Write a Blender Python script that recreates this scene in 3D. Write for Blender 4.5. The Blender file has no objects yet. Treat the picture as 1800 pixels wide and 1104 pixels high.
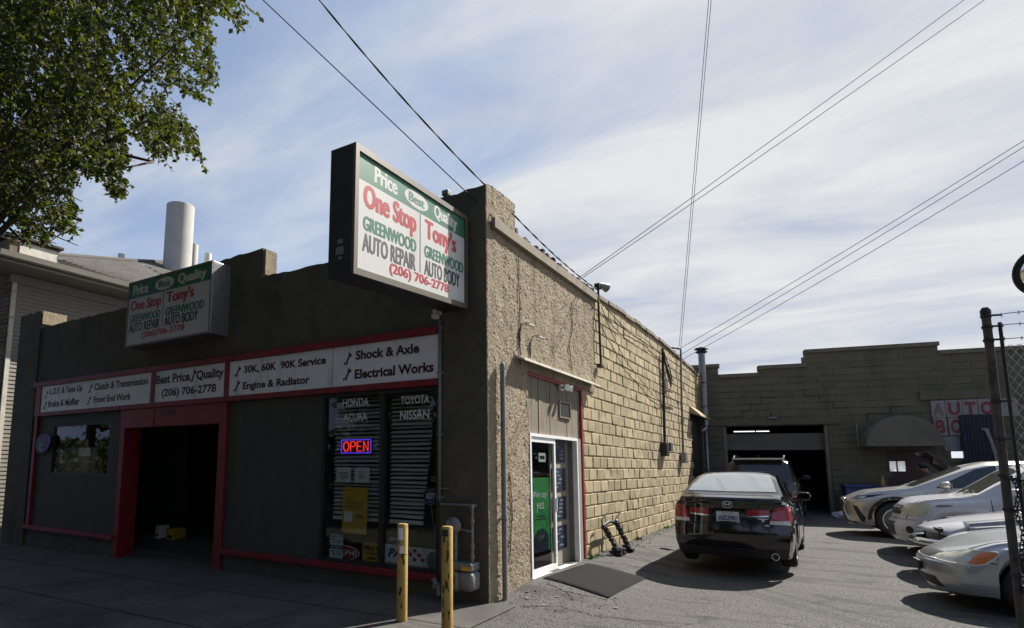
import bpy, bmesh, math, random
import numpy as np
from mathutils import Vector, Matrix, noise, geometry
from mathutils.bvhtree import BVHTree

random.seed(7)
R = math.radians
S = bpy.context.scene
COL = S.collection

# ------------------------------------------------------------------ camera, sky, sun, exposure
cam_d = bpy.data.cameras.new('camera')
cam = bpy.data.objects.new('camera', cam_d)
COL.objects.link(cam)
S.camera = cam
CAMP = Vector((3.483, -6.783, 1.5))
_y, _p, _r = R(-33.91342843), R(7.55808966), R(0.42038056)
FW = Vector((math.sin(_y) * math.cos(_p), math.cos(_y) * math.cos(_p), math.sin(_p)))
_rt = Vector((math.cos(_y), -math.sin(_y), 0))
_up = _rt.cross(FW)
RT = _rt * math.cos(_r) + _up * math.sin(_r)
UP = _up * math.cos(_r) - _rt * math.sin(_r)
_m = Matrix((RT, UP, -FW)).transposed().to_4x4()
_m.translation = CAMP
cam.matrix_world = _m
FPX, PPX, PPY = 1077.585, 729.806, 676.986
cam_d.sensor_width = 36.0
cam_d.lens = FPX / 1800 * 36
cam_d.shift_x = (900 - PPX) / 1800
cam_d.shift_y = (PPY - 552) / 1800
cam_d.clip_start = 0.05
cam_d.clip_end = 2000


def proj(p):
    v = Vector(p) - CAMP
    d = v.dot(FW)
    return PPX + FPX * v.dot(RT) / d, PPY - FPX * v.dot(UP) / d, d


SUN_AZ, SUN_EL = R(24), R(44)           # azimuth from +Y towards +X
SUN = Vector((math.sin(SUN_AZ) * math.cos(SUN_EL), math.cos(SUN_AZ) * math.cos(SUN_EL), math.sin(SUN_EL)))

S.view_settings.view_transform = 'Standard'
S.view_settings.look = 'None'
S.view_settings.gamma = 1
S.view_settings.exposure = 0.95
S.view_settings.use_curve_mapping = False

sun_d = bpy.data.lights.new('sun', 'SUN')
sun_d.energy = 5.0
sun_d.angle = R(0.5)
sun_d.color = (1.0, 0.945, 0.86)
sun = bpy.data.objects.new('sun', sun_d)
COL.objects.link(sun)
sun.rotation_euler = SUN.to_track_quat('Z', 'Y').to_euler()

W = bpy.data.worlds.new('World')
S.world = W
W.use_nodes = True
wt = W.node_tree
wt.nodes.clear()


def wn(t, **kw):
    n = wt.nodes.new(t)
    for k, v in kw.items():
        setattr(n, k, v)
    return n


sky = wn('ShaderNodeTexSky', sky_type='NISHITA')
sky.sun_disc = False
sky.sun_elevation = SUN_EL
sky.sun_rotation = SUN_AZ
sky.air_density = 1.0
sky.dust_density = 0.6
sky.ozone_density = 1.5
tc = wn('ShaderNodeTexCoord')
sep = wn('ShaderNodeSeparateXYZ')
wt.links.new(tc.outputs['Generated'], sep.inputs[0])
add = wn('ShaderNodeMath', operation='MAXIMUM')
add.inputs[1].default_value = 0.0
wt.links.new(sep.outputs['Z'], add.inputs[0])
add2 = wn('ShaderNodeMath', operation='ADD')
add2.inputs[1].default_value = 0.16
wt.links.new(add.outputs[0], add2.inputs[0])
dv = []
for ax in 'XY':
    d = wn('ShaderNodeMath', operation='DIVIDE')
    wt.links.new(sep.outputs[ax], d.inputs[0])
    wt.links.new(add2.outputs[0], d.inputs[1])
    dv.append(d)
cmb = wn('ShaderNodeCombineXYZ')
wt.links.new(dv[0].outputs[0], cmb.inputs[0])
wt.links.new(dv[1].outputs[0], cmb.inputs[1])
mp = wn('ShaderNodeMapping')
mp.inputs['Rotation'].default_value = (0, 0, R(-28))
mp.inputs['Scale'].default_value = (0.7, 1.55, 1)
mp.inputs['Location'].default_value = (3.3, 1.7, 0)
wt.links.new(cmb.outputs[0], mp.inputs[0])
n1 = wn('ShaderNodeTexNoise')
n1.inputs['Scale'].default_value = 1.25
n1.inputs['Detail'].default_value = 9
n1.inputs['Roughness'].default_value = 0.6
n1.inputs['Distortion'].default_value = 0.35
wt.links.new(mp.outputs[0], n1.inputs['Vector'])
n2 = wn('ShaderNodeTexNoise')
n2.inputs['Scale'].default_value = 0.75
n2.inputs['Detail'].default_value = 3
wt.links.new(cmb.outputs[0], n2.inputs['Vector'])
# the cloud sheet is thick towards the north-east and thin overhead and in the south
dT = wn('ShaderNodeVectorMath', operation='DOT_PRODUCT')
dT.inputs[1].default_value = (0.25, 0.38, -0.34)
wt.links.new(tc.outputs['Generated'], dT.inputs[0])
thick = wn('ShaderNodeMath', operation='ADD')
thick.inputs[1].default_value = 0.145
wt.links.new(dT.outputs['Value'], thick.inputs[0])
s1 = wn('ShaderNodeMath', operation='MULTIPLY_ADD')
s1.inputs[1].default_value = 0.75
wt.links.new(n1.outputs['Fac'], s1.inputs[0])
wt.links.new(thick.outputs[0], s1.inputs[2])
s2 = wn('ShaderNodeMath', operation='MULTIPLY_ADD')
s2.inputs[1].default_value = 0.35
wt.links.new(n2.outputs['Fac'], s2.inputs[0])
wt.links.new(s1.outputs[0], s2.inputs[2])
cr = wn('ShaderNodeValToRGB')
cr.color_ramp.elements[0].position = 0.46
cr.color_ramp.elements[0].color = (0.24, 0.24, 0.24, 1)
cr.color_ramp.elements[1].position = 0.80
cr.color_ramp.elements[1].color = (0.97, 0.97, 0.97, 1)
cr.color_ramp.interpolation = 'EASE'
wt.links.new(s2.outputs[0], cr.inputs[0])
dS = wn('ShaderNodeVectorMath', operation='DOT_PRODUCT')
wt.links.new(tc.outputs['Generated'], dS.inputs[0])
dS.inputs[1].default_value = SUN
g1 = wn('ShaderNodeMath', operation='MULTIPLY_ADD')
g1.inputs[1].default_value = 0.62
g1.inputs[2].default_value = -0.69
wt.links.new(dS.outputs['Value'], g1.inputs[0])
n3 = wn('ShaderNodeTexNoise')
n3.inputs['Scale'].default_value = 1.7
n3.inputs['Detail'].default_value = 9
n3.inputs['Roughness'].default_value = 0.58
n3.inputs['Distortion'].default_value = 0.5
wt.links.new(mp.outputs[0], n3.inputs['Vector'])
g2 = wn('ShaderNodeMath', operation='MULTIPLY_ADD')
g2.inputs[1].default_value = 1.7
wt.links.new(n3.outputs['Fac'], g2.inputs[0])
wt.links.new(g1.outputs[0], g2.inputs[2])
cc = wn('ShaderNodeValToRGB')
E_ = cc.color_ramp.elements
E_[0].position = 0.12
E_[0].color = (0.305, 0.355, 0.51, 1)
E_[1].position = 0.85
E_[1].color = (0.66, 0.67, 0.66, 1)
e_ = E_.new(0.45)
e_.color = (0.46, 0.50, 0.58, 1)
wt.links.new(g2.outputs[0], cc.inputs[0])
cl = wn('ShaderNodeMix', data_type='RGBA', blend_type='MULTIPLY')
cl.inputs['Factor'].default_value = 1.0
wt.links.new(cc.outputs[0], cl.inputs['A'])
cl.inputs['B'].default_value = (7.4, 7.4, 7.5, 1)
cap = wn('ShaderNodeMix', data_type='RGBA', blend_type='DARKEN')
cap.inputs['Factor'].default_value = 1.0
wt.links.new(sky.outputs[0], cap.inputs['A'])
cap.inputs['B'].default_value = (2.5, 3.05, 4.8, 1)
mx = wn('ShaderNodeMix', data_type='RGBA')
wt.links.new(cr.outputs[0], mx.inputs['Factor'])
wt.links.new(cap.outputs['Result'], mx.inputs['A'])
wt.links.new(cl.outputs['Result'], mx.inputs['B'])
bg = wn('ShaderNodeBackground')
bg.inputs['Strength'].default_value = 0.085
wt.links.new(mx.outputs['Result'], bg.inputs['Color'])
wo = wn('ShaderNodeOutputWorld')
wt.links.new(bg.outputs[0], wo.inputs['Surface'])


# ------------------------------------------------------------------ materials
MATS = {}


def mat(name, col, rough=0.8, metal=0.0, var=0.12, scale=6.0, bump=0.0, bscale=40.0, bdist=0.01,
        dark=None, dscale=1.2, dpos=(0.5, 0.7), emit=None, estr=1.0, coat=0.0, spec=0.5, stretch=None, ior=None, tintrand=0.0, ramp=(0.3, 0.7), layers=()):
    """Principled material with a noise-varied base colour, optional second (stain) colour and bump."""
    if name in MATS:
        return MATS[name]
    m = bpy.data.materials.new(name)
    m.use_nodes = True
    nt = m.node_tree
    b = nt.nodes['Principled BSDF']
    b.inputs['Roughness'].default_value = rough
    b.inputs['Metallic'].default_value = metal
    b.inputs['Specular IOR Level'].default_value = spec
    if ior:
        b.inputs['IOR'].default_value = ior
    if coat:
        b.inputs['Coat Weight'].default_value = coat
        b.inputs['Coat Roughness'].default_value = 0.04
    L = nt.links.new
    tcn = nt.nodes.new('ShaderNodeTexCoord')
    vec = tcn.outputs['Object']
    if stretch:
        mpn = nt.nodes.new('ShaderNodeMapping')
        mpn.inputs['Scale'].default_value = stretch
        L(vec, mpn.inputs[0])
        vec = mpn.outputs[0]
    c0 = tuple(max(0, c * (1 - var)) for c in col) + (1,)
    c1 = tuple(min(1, c * (1 + var)) for c in col) + (1,)
    nz = nt.nodes.new('ShaderNodeTexNoise')
    nz.inputs['Scale'].default_value = scale
    nz.inputs['Detail'].default_value = 5
    L(vec, nz.inputs['Vector'])
    rp = nt.nodes.new('ShaderNodeValToRGB')
    rp.color_ramp.elements[0].position = ramp[0]
    rp.color_ramp.elements[1].position = ramp[1]
    rp.color_ramp.elements[0].color = c0
    rp.color_ramp.elements[1].color = c1
    L(nz.outputs['Fac'], rp.inputs[0])
    out = rp.outputs[0]
    if dark:
        n2_ = nt.nodes.new('ShaderNodeTexNoise')
        n2_.inputs['Scale'].default_value = dscale
        n2_.inputs['Detail'].default_value = 8
        n2_.inputs['Roughness'].default_value = 0.65
        L(vec, n2_.inputs['Vector'])
        r2 = nt.nodes.new('ShaderNodeValToRGB')
        r2.color_ramp.elements[0].position = dpos[0]
        r2.color_ramp.elements[1].position = dpos[1]
        r2.color_ramp.elements[0].color = (0, 0, 0, 1)
        r2.color_ramp.elements[1].color = (1, 1, 1, 1)
        L(n2_.outputs['Fac'], r2.inputs[0])
        mxx = nt.nodes.new('ShaderNodeMix')
        mxx.data_type = 'RGBA'
        L(r2.outputs[0], mxx.inputs['Factor'])
        L(out, mxx.inputs['A'])
        mxx.inputs['B'].default_value = tuple(dark) + (1,)
        out = mxx.outputs['Result']
    for lc, ls, l0, l1, lst in layers:
        v2 = tcn.outputs['Object']
        mpl = nt.nodes.new('ShaderNodeMapping')
        mpl.inputs['Scale'].default_value = lst
        mpl.inputs['Location'].default_value = (ls * 1.7, ls * .9, 3.1)
        L(v2, mpl.inputs[0])
        nl = nt.nodes.new('ShaderNodeTexNoise')
        nl.inputs['Scale'].default_value = ls
        nl.inputs['Detail'].default_value = 9
        nl.inputs['Roughness'].default_value = 0.62
        L(mpl.outputs[0], nl.inputs['Vector'])
        rl_ = nt.nodes.new('ShaderNodeValToRGB')
        rl_.color_ramp.elements[0].position = l0
        rl_.color_ramp.elements[1].position = l1
        rl_.color_ramp.elements[0].color = (0, 0, 0, 1)
        rl_.color_ramp.elements[1].color = (.85, .85, .85, 1)
        L(nl.outputs['Fac'], rl_.inputs[0])
        ml_ = nt.nodes.new('ShaderNodeMix')
        ml_.data_type = 'RGBA'
        L(rl_.outputs[0], ml_.inputs['Factor'])
        L(out, ml_.inputs['A'])
        ml_.inputs['B'].default_value = tuple(lc) + (1,)
        out = ml_.outputs['Result']
    if tintrand:
        gi = nt.nodes.new('ShaderNodeNewGeometry')
        hs = nt.nodes.new('ShaderNodeHueSaturation')
        mr = nt.nodes.new('ShaderNodeMapRange')
        mr.inputs['To Min'].default_value = 1 - tintrand
        mr.inputs['To Max'].default_value = 1 + tintrand
        L(gi.outputs['Random Per Island'], mr.inputs[0])
        L(mr.outputs[0], hs.inputs['Value'])
        L(out, hs.inputs['Color'])
        out = hs.outputs[0]
    L(out, b.inputs['Base Color'])
    if bump:
        nb = nt.nodes.new('ShaderNodeTexNoise')
        nb.inputs['Scale'].default_value = bscale
        nb.inputs['Detail'].default_value = 6
        nb.inputs['Roughness'].default_value = 0.6
        L(vec, nb.inputs['Vector'])
        bp = nt.nodes.new('ShaderNodeBump')
        bp.inputs['Strength'].default_value = bump
        bp.inputs['Distance'].default_value = bdist
        L(nb.outputs['Fac'], bp.inputs['Height'])
        L(bp.outputs[0], b.inputs['Normal'])
    if emit:
        b.inputs['Emission Color'].default_value = tuple(emit) + (1,)
        b.inputs['Emission Strength'].default_value = estr
    MATS[name] = m
    return m


def glass_mat(name, tint=(0.75, 0.8, 0.78), rough=0.02, refl=1.0):
    """Thin flat pane: part mirror by Fresnel, part clear."""
    if name in MATS:
        return MATS[name]
    m = bpy.data.materials.new(name)
    m.use_nodes = True
    nt = m.node_tree
    nt.nodes.clear()
    o = nt.nodes.new('ShaderNodeOutputMaterial')
    ge_ = nt.nodes.new('ShaderNodeNewGeometry')
    dt = nt.nodes.new('ShaderNodeVectorMath')
    dt.operation = 'DOT_PRODUCT'
    nt.links.new(ge_.outputs['Normal'], dt.inputs[0])
    nt.links.new(ge_.outputs['Incoming'], dt.inputs[1])
    ab = nt.nodes.new('ShaderNodeMath')
    ab.operation = 'ABSOLUTE'
    nt.links.new(dt.outputs['Value'], ab.inputs[0])
    om = nt.nodes.new('ShaderNodeMath')
    om.operation = 'SUBTRACT'
    om.inputs[0].default_value = 1.0
    nt.links.new(ab.outputs[0], om.inputs[1])
    pw_ = nt.nodes.new('ShaderNodeMath')
    pw_.operation = 'POWER'
    pw_.inputs[1].default_value = 5.0
    nt.links.new(om.outputs[0], pw_.inputs[0])
    mu = nt.nodes.new('ShaderNodeMath')
    mu.operation = 'MULTIPLY_ADD'
    mu.inputs[1].default_value = 0.93 * refl
    mu.inputs[2].default_value = 0.035 * refl
    nt.links.new(pw_.outputs[0], mu.inputs[0])
    gl = nt.nodes.new('ShaderNodeBsdfGlossy')
    gl.inputs['Roughness'].default_value = rough
    tr = nt.nodes.new('ShaderNodeBsdfTransparent')
    tr.inputs[0].default_value = tuple(tint) + (1,)
    mi = nt.nodes.new('ShaderNodeMixShader')
    nt.links.new(mu.outputs[0], mi.inputs[0])
    nt.links.new(tr.outputs[0], mi.inputs[1])
    nt.links.new(gl.outputs[0], mi.inputs[2])
    nt.links.new(mi.outputs[0], o.inputs[0])
    MATS[name] = m
    return m


# ------------------------------------------------------------------ mesh helpers
class MB:
    def __init__(self):
        self.v = []
        self.f = []
        self.uv = None

    def add(self, vs, fs):
        o = len(self.v)
        self.v.extend(Vector(p) for p in vs)
        self.f.extend(tuple(i + o for i in f) for f in fs)
        return self

    def box(self, x0, x1, y0, y1, z0, z1):
        vs = [(x, y, z) for x in (x0, x1) for y in (y0, y1) for z in (z0, z1)]
        return self.add(vs, [(0, 1, 3, 2), (4, 6, 7, 5), (0, 4, 5, 1), (2, 3, 7, 6), (0, 2, 6, 4), (1, 5, 7, 3)])

    def bbox(self, x0, x1, y0, y1, z0, z1, b=0.01):
        """box with chamfered edges"""
        bm = bmesh.new()
        bmesh.ops.create_cube(bm, size=1)
        for v in bm.verts:
            v.co = Vector(((x0 + x1) / 2 + v.co.x * (x1 - x0), (y0 + y1) / 2 + v.co.y * (y1 - y0), (z0 + z1) / 2 + v.co.z * (z1 - z0)))
        bmesh.ops.bevel(bm, geom=bm.edges[:], offset=b, segments=2, affect='EDGES', profile=0.5)
        return self.bm(bm)

    def bm(self, bm, mtx=None):
        bm.verts.index_update()
        self.add([(mtx @ v.co if mtx else v.co) for v in bm.verts], [tuple(v.index for v in f.verts) for f in bm.faces])
        bm.free()
        return self

    def tube(self, pts, r, n=8, caps=True, radii=None):
        pts = [Vector(p) for p in pts]
        rings = []
        up = Vector((0, 0, 1))
        prev = None
        for i, p in enumerate(pts):
            a = pts[max(0, i - 1)]
            b = pts[min(len(pts) - 1, i + 1)]
            t = (b - a).normalized()
            if prev is None:
                ref = up if abs(t.z) < 0.9 else Vector((1, 0, 0))
                u = t.cross(ref).normalized()
            else:
                u = (prev - t * prev.dot(t))
                u = u.normalized() if u.length > 1e-6 else t.cross(up).normalized()
            prev = u
            w = t.cross(u)
            rr = radii[i] if radii else r
            rings.append([p + (u * math.cos(k * 2 * math.pi / n) + w * math.sin(k * 2 * math.pi / n)) * rr for k in range(n)])
        vs = [q for rg in rings for q in rg]
        fs = []
        for i in range(len(pts) - 1):
            for k in range(n):
                k2 = (k + 1) % n
                fs.append((i * n + k, i * n + k2, (i + 1) * n + k2, (i + 1) * n + k))
        if caps:
            fs.append(tuple(range(n))[::-1])
            fs.append(tuple((len(pts) - 1) * n + k for k in range(n)))
        return self.add(vs, fs)

    def lathe(self, prof, n=24, mtx=None):
        """profile [(r, z)] turned about Z"""
        vs = []
        for r, z in prof:
            for k in range(n):
                a = 2 * math.pi * k / n
                vs.append(Vector((r * math.cos(a), r * math.sin(a), z)))
        if mtx:
            vs = [mtx @ v for v in vs]
        fs = []
        for i in range(len(prof) - 1):
            for k in range(n):
                k2 = (k + 1) % n
                fs.append((i * n + k, i * n + k2, (i + 1) * n + k2, (i + 1) * n + k))
        if prof[0][0] > 1e-4:
            fs.append(tuple(range(n))[::-1])
        if prof[-1][0] > 1e-4:
            fs.append(tuple((len(prof) - 1) * n + k for k in range(n)))
        return self.add(vs, fs)

    def prism(self, poly, fn, d0, d1):
        """poly of 2-D points, fn(a, b, d) -> 3-D point; extruded from d0 to d1"""
        n = len(poly)
        vs = [fn(a, b, d0) for a, b in poly] + [fn(a, b, d1) for a, b in poly]
        tri = geometry.tessellate_polygon([[Vector((a, b, 0)) for a, b in poly]])
        fs = [tuple(t) for t in tri] + [tuple(i + n for i in t[::-1]) for t in tri]
        fs += [(i, (i + 1) % n, (i + 1) % n + n, i + n) for i in range(n)]
        return self.add(vs, fs)

    def quad(self, a, b, c, d):
        return self.add([a, b, c, d], [(0, 1, 2, 3)])

    def build(self, name, m, parent=None, smooth=False, angle=None, loc=None):
        me = bpy.data.meshes.new(name)
        me.from_pydata([tuple(v) for v in self.v], [], self.f)
        bm = bmesh.new()
        bm.from_mesh(me)
        bmesh.ops.recalc_face_normals(bm, faces=bm.faces[:])
        bm.to_mesh(me)
        bm.free()
        me.materials.append(m)
        if smooth:
            for p in me.polygons:
                p.use_smooth = True
            if angle:
                me.set_sharp_from_angle(angle=R(angle))
        o = bpy.data.objects.new(name, me)
        COL.objects.link(o)
        if parent:
            o.parent = parent
        return o


def tag(o, label=None, cat=None, group=None, kind=None):
    if label:
        o['label'] = label
    if cat:
        o['category'] = cat
    if group:
        o['group'] = group
    if kind:
        o['kind'] = kind
    return o


def thing(name, label, cat, loc=(0, 0, 0), rz=0.0, group=None):
    o = bpy.data.objects.new(name, None)
    o.empty_display_size = 0.2
    COL.objects.link(o)
    o.location = loc
    o.rotation_euler = (0, 0, rz)
    return tag(o, label, cat, group)


def copy_tree(o, parent=None):
    c = o.copy()
    COL.objects.link(c)
    if parent:
        c.parent = parent
    for ch in list(o.children):
        copy_tree(ch, c)
    return c


_tcache = {}


def text_mesh(s, bold=0.0):
    k = (s, bold)
    if k in _tcache:
        return _tcache[k]
    cu = bpy.data.curves.new('lettering', 'FONT')
    cu.body = s
    cu.offset = bold
    cu.resolution_u = 3
    ob = bpy.data.objects.new('lettering', cu)
    COL.objects.link(ob)
    bpy.context.view_layer.update()
    dg = bpy.context.evaluated_depsgraph_get()
    me = bpy.data.meshes.new_from_object(ob.evaluated_get(dg))
    vs = [v.co.copy() for v in me.vertices]
    fs = [tuple(p.vertices) for p in me.polygons]
    bpy.data.objects.remove(ob)
    bpy.data.curves.remove(cu)
    bpy.data.meshes.remove(me)
    x0 = min(v.x for v in vs)
    x1 = max(v.x for v in vs)
    y0 = min(v.y for v in vs)
    y1 = max(v.y for v in vs)
    vs = [((v.x - x0) / (x1 - x0), (v.y - y0) / (y1 - y0)) for v in vs]
    _tcache[k] = (vs, fs)
    return vs, fs


class Board:
    """A flat rectangle in space: u to the right, v upwards, both 0..1; n is the outward normal."""

    def __init__(self, tl, tr, bl, br):
        self.tl, self.tr, self.bl, self.br = [Vector(p) for p in (tl, tr, bl, br)]
        self.n = (self.br - self.bl).cross(self.tl - self.bl).normalized()

    def p(self, u, v, d=0.0):
        a = self.bl.lerp(self.br, u)
        b = self.tl.lerp(self.tr, u)
        return a.lerp(b, v) + self.n * d

    def text(self, mb, s, u0, u1, v0, v1, d=0.003, bold=0.0, slant=0.0, fat=0.0):
        vs, fs = text_mesh(s, bold)
        for k, sh in enumerate((-fat, 0.0, fat) if fat else (0.0,)):     # fat: wider upright strokes for condensed letters
            mb.add([self.p(u0 + (u1 - u0) * ((a - .5) * (1 - 2 * fat) + .5 + sh + slant * b), v0 + (v1 - v0) * b, d + k * .00015) for a, b in vs], fs)

    def rect(self, mb, u0, u1, v0, v1, d=0.002, t=0.0015):
        mb.prism([(u0, v0), (u1, v0), (u1, v1), (u0, v1)], lambda a, b, c: self.p(a, b, c), d - t, d)

    def poly(self, mb, pts, d=0.002, t=0.0015):
        mb.prism(pts, lambda a, b, c: self.p(a, b, c), d - t, d)

    def ellipse(self, mb, cu, cv, ru, rv, d=0.002, n=28, t=0.0015):
        self.poly(mb, [(cu + ru * math.cos(2 * math.pi * k / n), cv + rv * math.sin(2 * math.pi * k / n)) for k in range(n)], d, t)


def sstep(a, b, x):
    t = min(1, max(0, (x - a) / (b - a)))
    return t * t * (3 - 2 * t)


def gz(x, y):
    """height of the ground"""
    front = -0.125 + 0.019 * max(-14.0, min(x, 0.0)) + 0.012 * max(-4.0, min(y, 0.0))
    back = 0.0085 * max(0.0, min(y, 20.0) - 3.0) - 0.15 * sstep(0.1, 1.7, x) * (1 - sstep(4.0, 10, y))
    return front + (back - front) * sstep(-0.15, 1.5, y)
# ------------------------------------------------------------------ palette
M = {}
M['asphalt'] = mat('asphalt', (0.086, 0.082, 0.076), 0.92, var=0.62, scale=58, ramp=(.40, .60), bump=1.0, bscale=60, bdist=0.025, dark=(0.055, 0.053, 0.05), dscale=0.6, dpos=(0.52, 0.85), layers=[((.028, .027, .026), 1.5, .60, .68, (1, 1, 1)), ((.045, .043, .04), .9, .56, .60, (.5, 2.2, 1)), ((.125, .118, .105), .5, .55, .75, (1, 1, 1)), ((.20, .19, .172), 75, .60, .66, (1, 1, 1)), ((.03, .03, .028), 62, .60, .66, (1, 1, 1))])
M['concrete'] = mat('concrete', (0.085, 0.079, 0.070), 0.92, var=0.16, scale=30, bump=0.5, bscale=60, bdist=0.008, dark=(0.032, 0.030, 0.029), dscale=0.8, dpos=(0.45, 0.68))
M['joint'] = mat('joint', (0.035, 0.033, 0.03), 0.95, var=0.3)
M['facade'] = mat('facade_paint', (0.092, 0.083, 0.061), 0.85, var=0.13, scale=3.5, bump=0.6, bscale=24, bdist=0.02, dark=(0.052, 0.048, 0.038), dscale=1.1, dpos=(0.48, 0.75), layers=[((.14, .125, .09), .8, .56, .72, (1, 1, 1)), ((.045, .042, .035), .9, .56, .74, (1.6, 1.6, .7)), ((.14, .125, .09), 5, .66, .70, (1, 1, 1))])
M['board'] = mat('grey_board', (0.060, 0.057, 0.046), 0.7, var=0.10, scale=2.0, layers=[((.046, .043, .036), 1.0, .52, .75, (1.5, 1.5, .8)), ((.085, .08, .07), 9, .70, .73, (1, 1, 1))], bump=0.15, bscale=20, bdist=0.005, stretch=(6, 6, 0.6))
M['red'] = mat('red_paint', (0.22, 0.012, 0.018), 0.5, var=0.18, scale=7, bump=0.2, bscale=30, bdist=0.004, dark=(0.09, 0.008, 0.010), dscale=3, dpos=(0.5, 0.75), layers=[((.20, .06, .05), 6, .64, .70, (1, 1, 3)), ((.05, .03, .028), 9, .66, .70, (1, 1, 1))])
M['stucco'] = mat('rough_stucco', (0.295, 0.243, 0.165), 0.95, var=0.16, scale=9, bump=1.0, bscale=45, bdist=0.02, dark=(0.20, 0.165, 0.115), dscale=1.0, dpos=(0.5, 0.75), layers=[((.155, .13, .095), 1.0, .55, .72, (3, 3, .35)), ((.36, .31, .23), 1.6, .60, .75, (1, 1, 1))])
M['block'] = mat('tan_block', (0.35, 0.285, 0.165), 0.9, var=0.14, scale=2.2, bump=0.7, bscale=55, bdist=0.01, tintrand=0.16, dark=(0.29, 0.235, 0.145), dscale=2.5, dpos=(0.52, 0.8), layers=[((.25, .21, .145), 1.0, .56, .72, (1, 3, .3)), ((.22, .185, .125), .5, .58, .72, (1, 1, 1)), ((.24, .2, .14), 7, .66, .72, (1, 1, 1))])
M['mortar'] = mat('mortar', (0.36, 0.295, 0.18), 0.95, var=0.15, scale=12, bump=0.5, bscale=60)
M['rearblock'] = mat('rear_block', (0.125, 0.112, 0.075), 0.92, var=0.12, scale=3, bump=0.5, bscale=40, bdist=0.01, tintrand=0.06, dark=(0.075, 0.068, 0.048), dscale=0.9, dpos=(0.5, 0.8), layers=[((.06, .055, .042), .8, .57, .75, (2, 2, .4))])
M['coping'] = mat('dark_coping', (0.12, 0.105, 0.085), 0.95, var=0.35, scale=14, bump=0.8, bscale=40, bdist=0.02, tintrand=0.25)
M['whitewood'] = mat('weathered_white', (0.58, 0.55, 0.48), 0.8, var=0.12, scale=5, bump=0.3, bscale=30, dark=(0.25, 0.22, 0.18), dscale=4, dpos=(0.58, 0.72))
M['greywood'] = mat('weathered_grey_wood', (0.21, 0.178, 0.13), 0.9, var=0.25, scale=7, bump=0.5, bscale=20, stretch=(8, 8, 0.7), dark=(0.13, 0.12, 0.10), dscale=3, dpos=(0.5, 0.7))
M['whitepaint'] = mat('white_paint', (0.78, 0.78, 0.75), 0.45, var=0.04)
M['alu'] = mat('white_aluminium', (0.82, 0.82, 0.80), 0.4, var=0.03)
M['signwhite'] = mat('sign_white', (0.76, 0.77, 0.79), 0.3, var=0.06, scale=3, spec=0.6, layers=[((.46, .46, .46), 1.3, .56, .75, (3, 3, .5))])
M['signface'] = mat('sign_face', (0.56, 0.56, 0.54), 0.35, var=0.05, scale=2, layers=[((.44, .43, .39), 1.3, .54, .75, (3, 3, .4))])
M['signshaded'] = mat('sign_shaded_white', (0.50, 0.50, 0.52), 0.35, var=0.06, scale=3, layers=[((.33, .33, .33), 1.3, .55, .75, (3, 3, .5))])  # sign white darkened for the shade on the flat wall sign
M['green'] = mat('sign_green', (0.028, 0.145, 0.08), 0.4, var=0.15)
M['signred'] = mat('sign_red', (0.38, 0.02, 0.03), 0.4, var=0.1)
M['ink'] = mat('ink_black', (0.012, 0.012, 0.014), 0.5, var=0.1)
M['inkred'] = mat('ink_maroon', (0.055, 0.008, 0.012), 0.5, var=0.1)
M['inkgrey'] = mat('ink_charcoal', (0.028, 0.028, 0.032), 0.5, var=0.1)
M['darkmetal'] = mat('dark_bronze_metal', (0.028, 0.026, 0.025), 0.5, metal=0.2, var=0.15)
M['bronze'] = mat('bronze_trim', (0.10, 0.085, 0.066), 0.5, metal=0.1, var=0.1)
M['galv'] = mat('galvanised', (0.24, 0.245, 0.245), 0.45, metal=0.7, var=0.18, scale=12)
M['greypaint'] = mat('grey_pipe_paint', (0.20, 0.20, 0.195), 0.6, metal=0.2, var=0.15, scale=8, dark=(0.11, 0.09, 0.07), dscale=5, dpos=(0.6, 0.75))
M['black'] = mat('black_plastic', (0.012, 0.012, 0.013), 0.5, var=0.15)
M['rubber'] = mat('rubber', (0.018, 0.018, 0.018), 0.85, var=0.2, bump=0.2, bscale=60)
M['matt'] = mat('door_mat_rubber', (0.022, 0.0215, 0.022), 0.9, var=0.5, scale=30, bump=0.8, bscale=30, stretch=(1, 6, 1), spec=0.08)
M['yellow'] = mat('yellow_paint', (0.38, 0.25, 0.06), 0.6, var=0.12, scale=6, bump=0.25, bscale=40, dark=(0.20, 0.12, 0.03), dscale=7, dpos=(0.6, 0.72))
M['poster_y'] = mat('poster_yellow', (0.62, 0.36, 0.03), 0.5, var=0.05)
M['paper'] = mat('paper', (0.72, 0.73, 0.73), 0.6, var=0.04)
M['blind'] = mat('blind_slat', (0.72, 0.70, 0.67), 0.6, var=0.08)
M['glass'] = glass_mat('window_glass', (0.85, 0.88, 0.87))
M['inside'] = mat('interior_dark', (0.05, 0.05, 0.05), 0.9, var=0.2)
M['roofing'] = mat('roofing', (0.09, 0.088, 0.085), 0.95, var=0.2)
M['siding'] = mat('house_siding', (0.215, 0.20, 0.17), 0.7, var=0.07, scale=4)
M['shingle'] = mat('roof_shingle', (0.085, 0.08, 0.07), 0.95, var=0.25, scale=14, bump=0.8, bscale=30, tintrand=0.22)
M['stackwhite'] = mat('stack_white', (0.40, 0.39, 0.36), 0.75, var=0.08, scale=2, layers=[((.3, .29, .26), 1, .52, .75, (2, 2, .25))])
M['blueink'] = mat('ink_blue', (0.02, 0.03, 0.16), 0.5, var=0.1)
M['neonred'] = mat('neon_red', (0.8, 0.05, 0.03), 0.5, emit=(1.0, 0.045, 0.035), estr=0.55)
M['neonblue'] = mat('neon_blue', (0.08, 0.06, 0.8), 0.5, emit=(0.10, 0.05, 1.0), estr=0.5)
M['cable'] = mat('cable_black', (0.02, 0.02, 0.021), 0.7, var=0.1)
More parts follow.
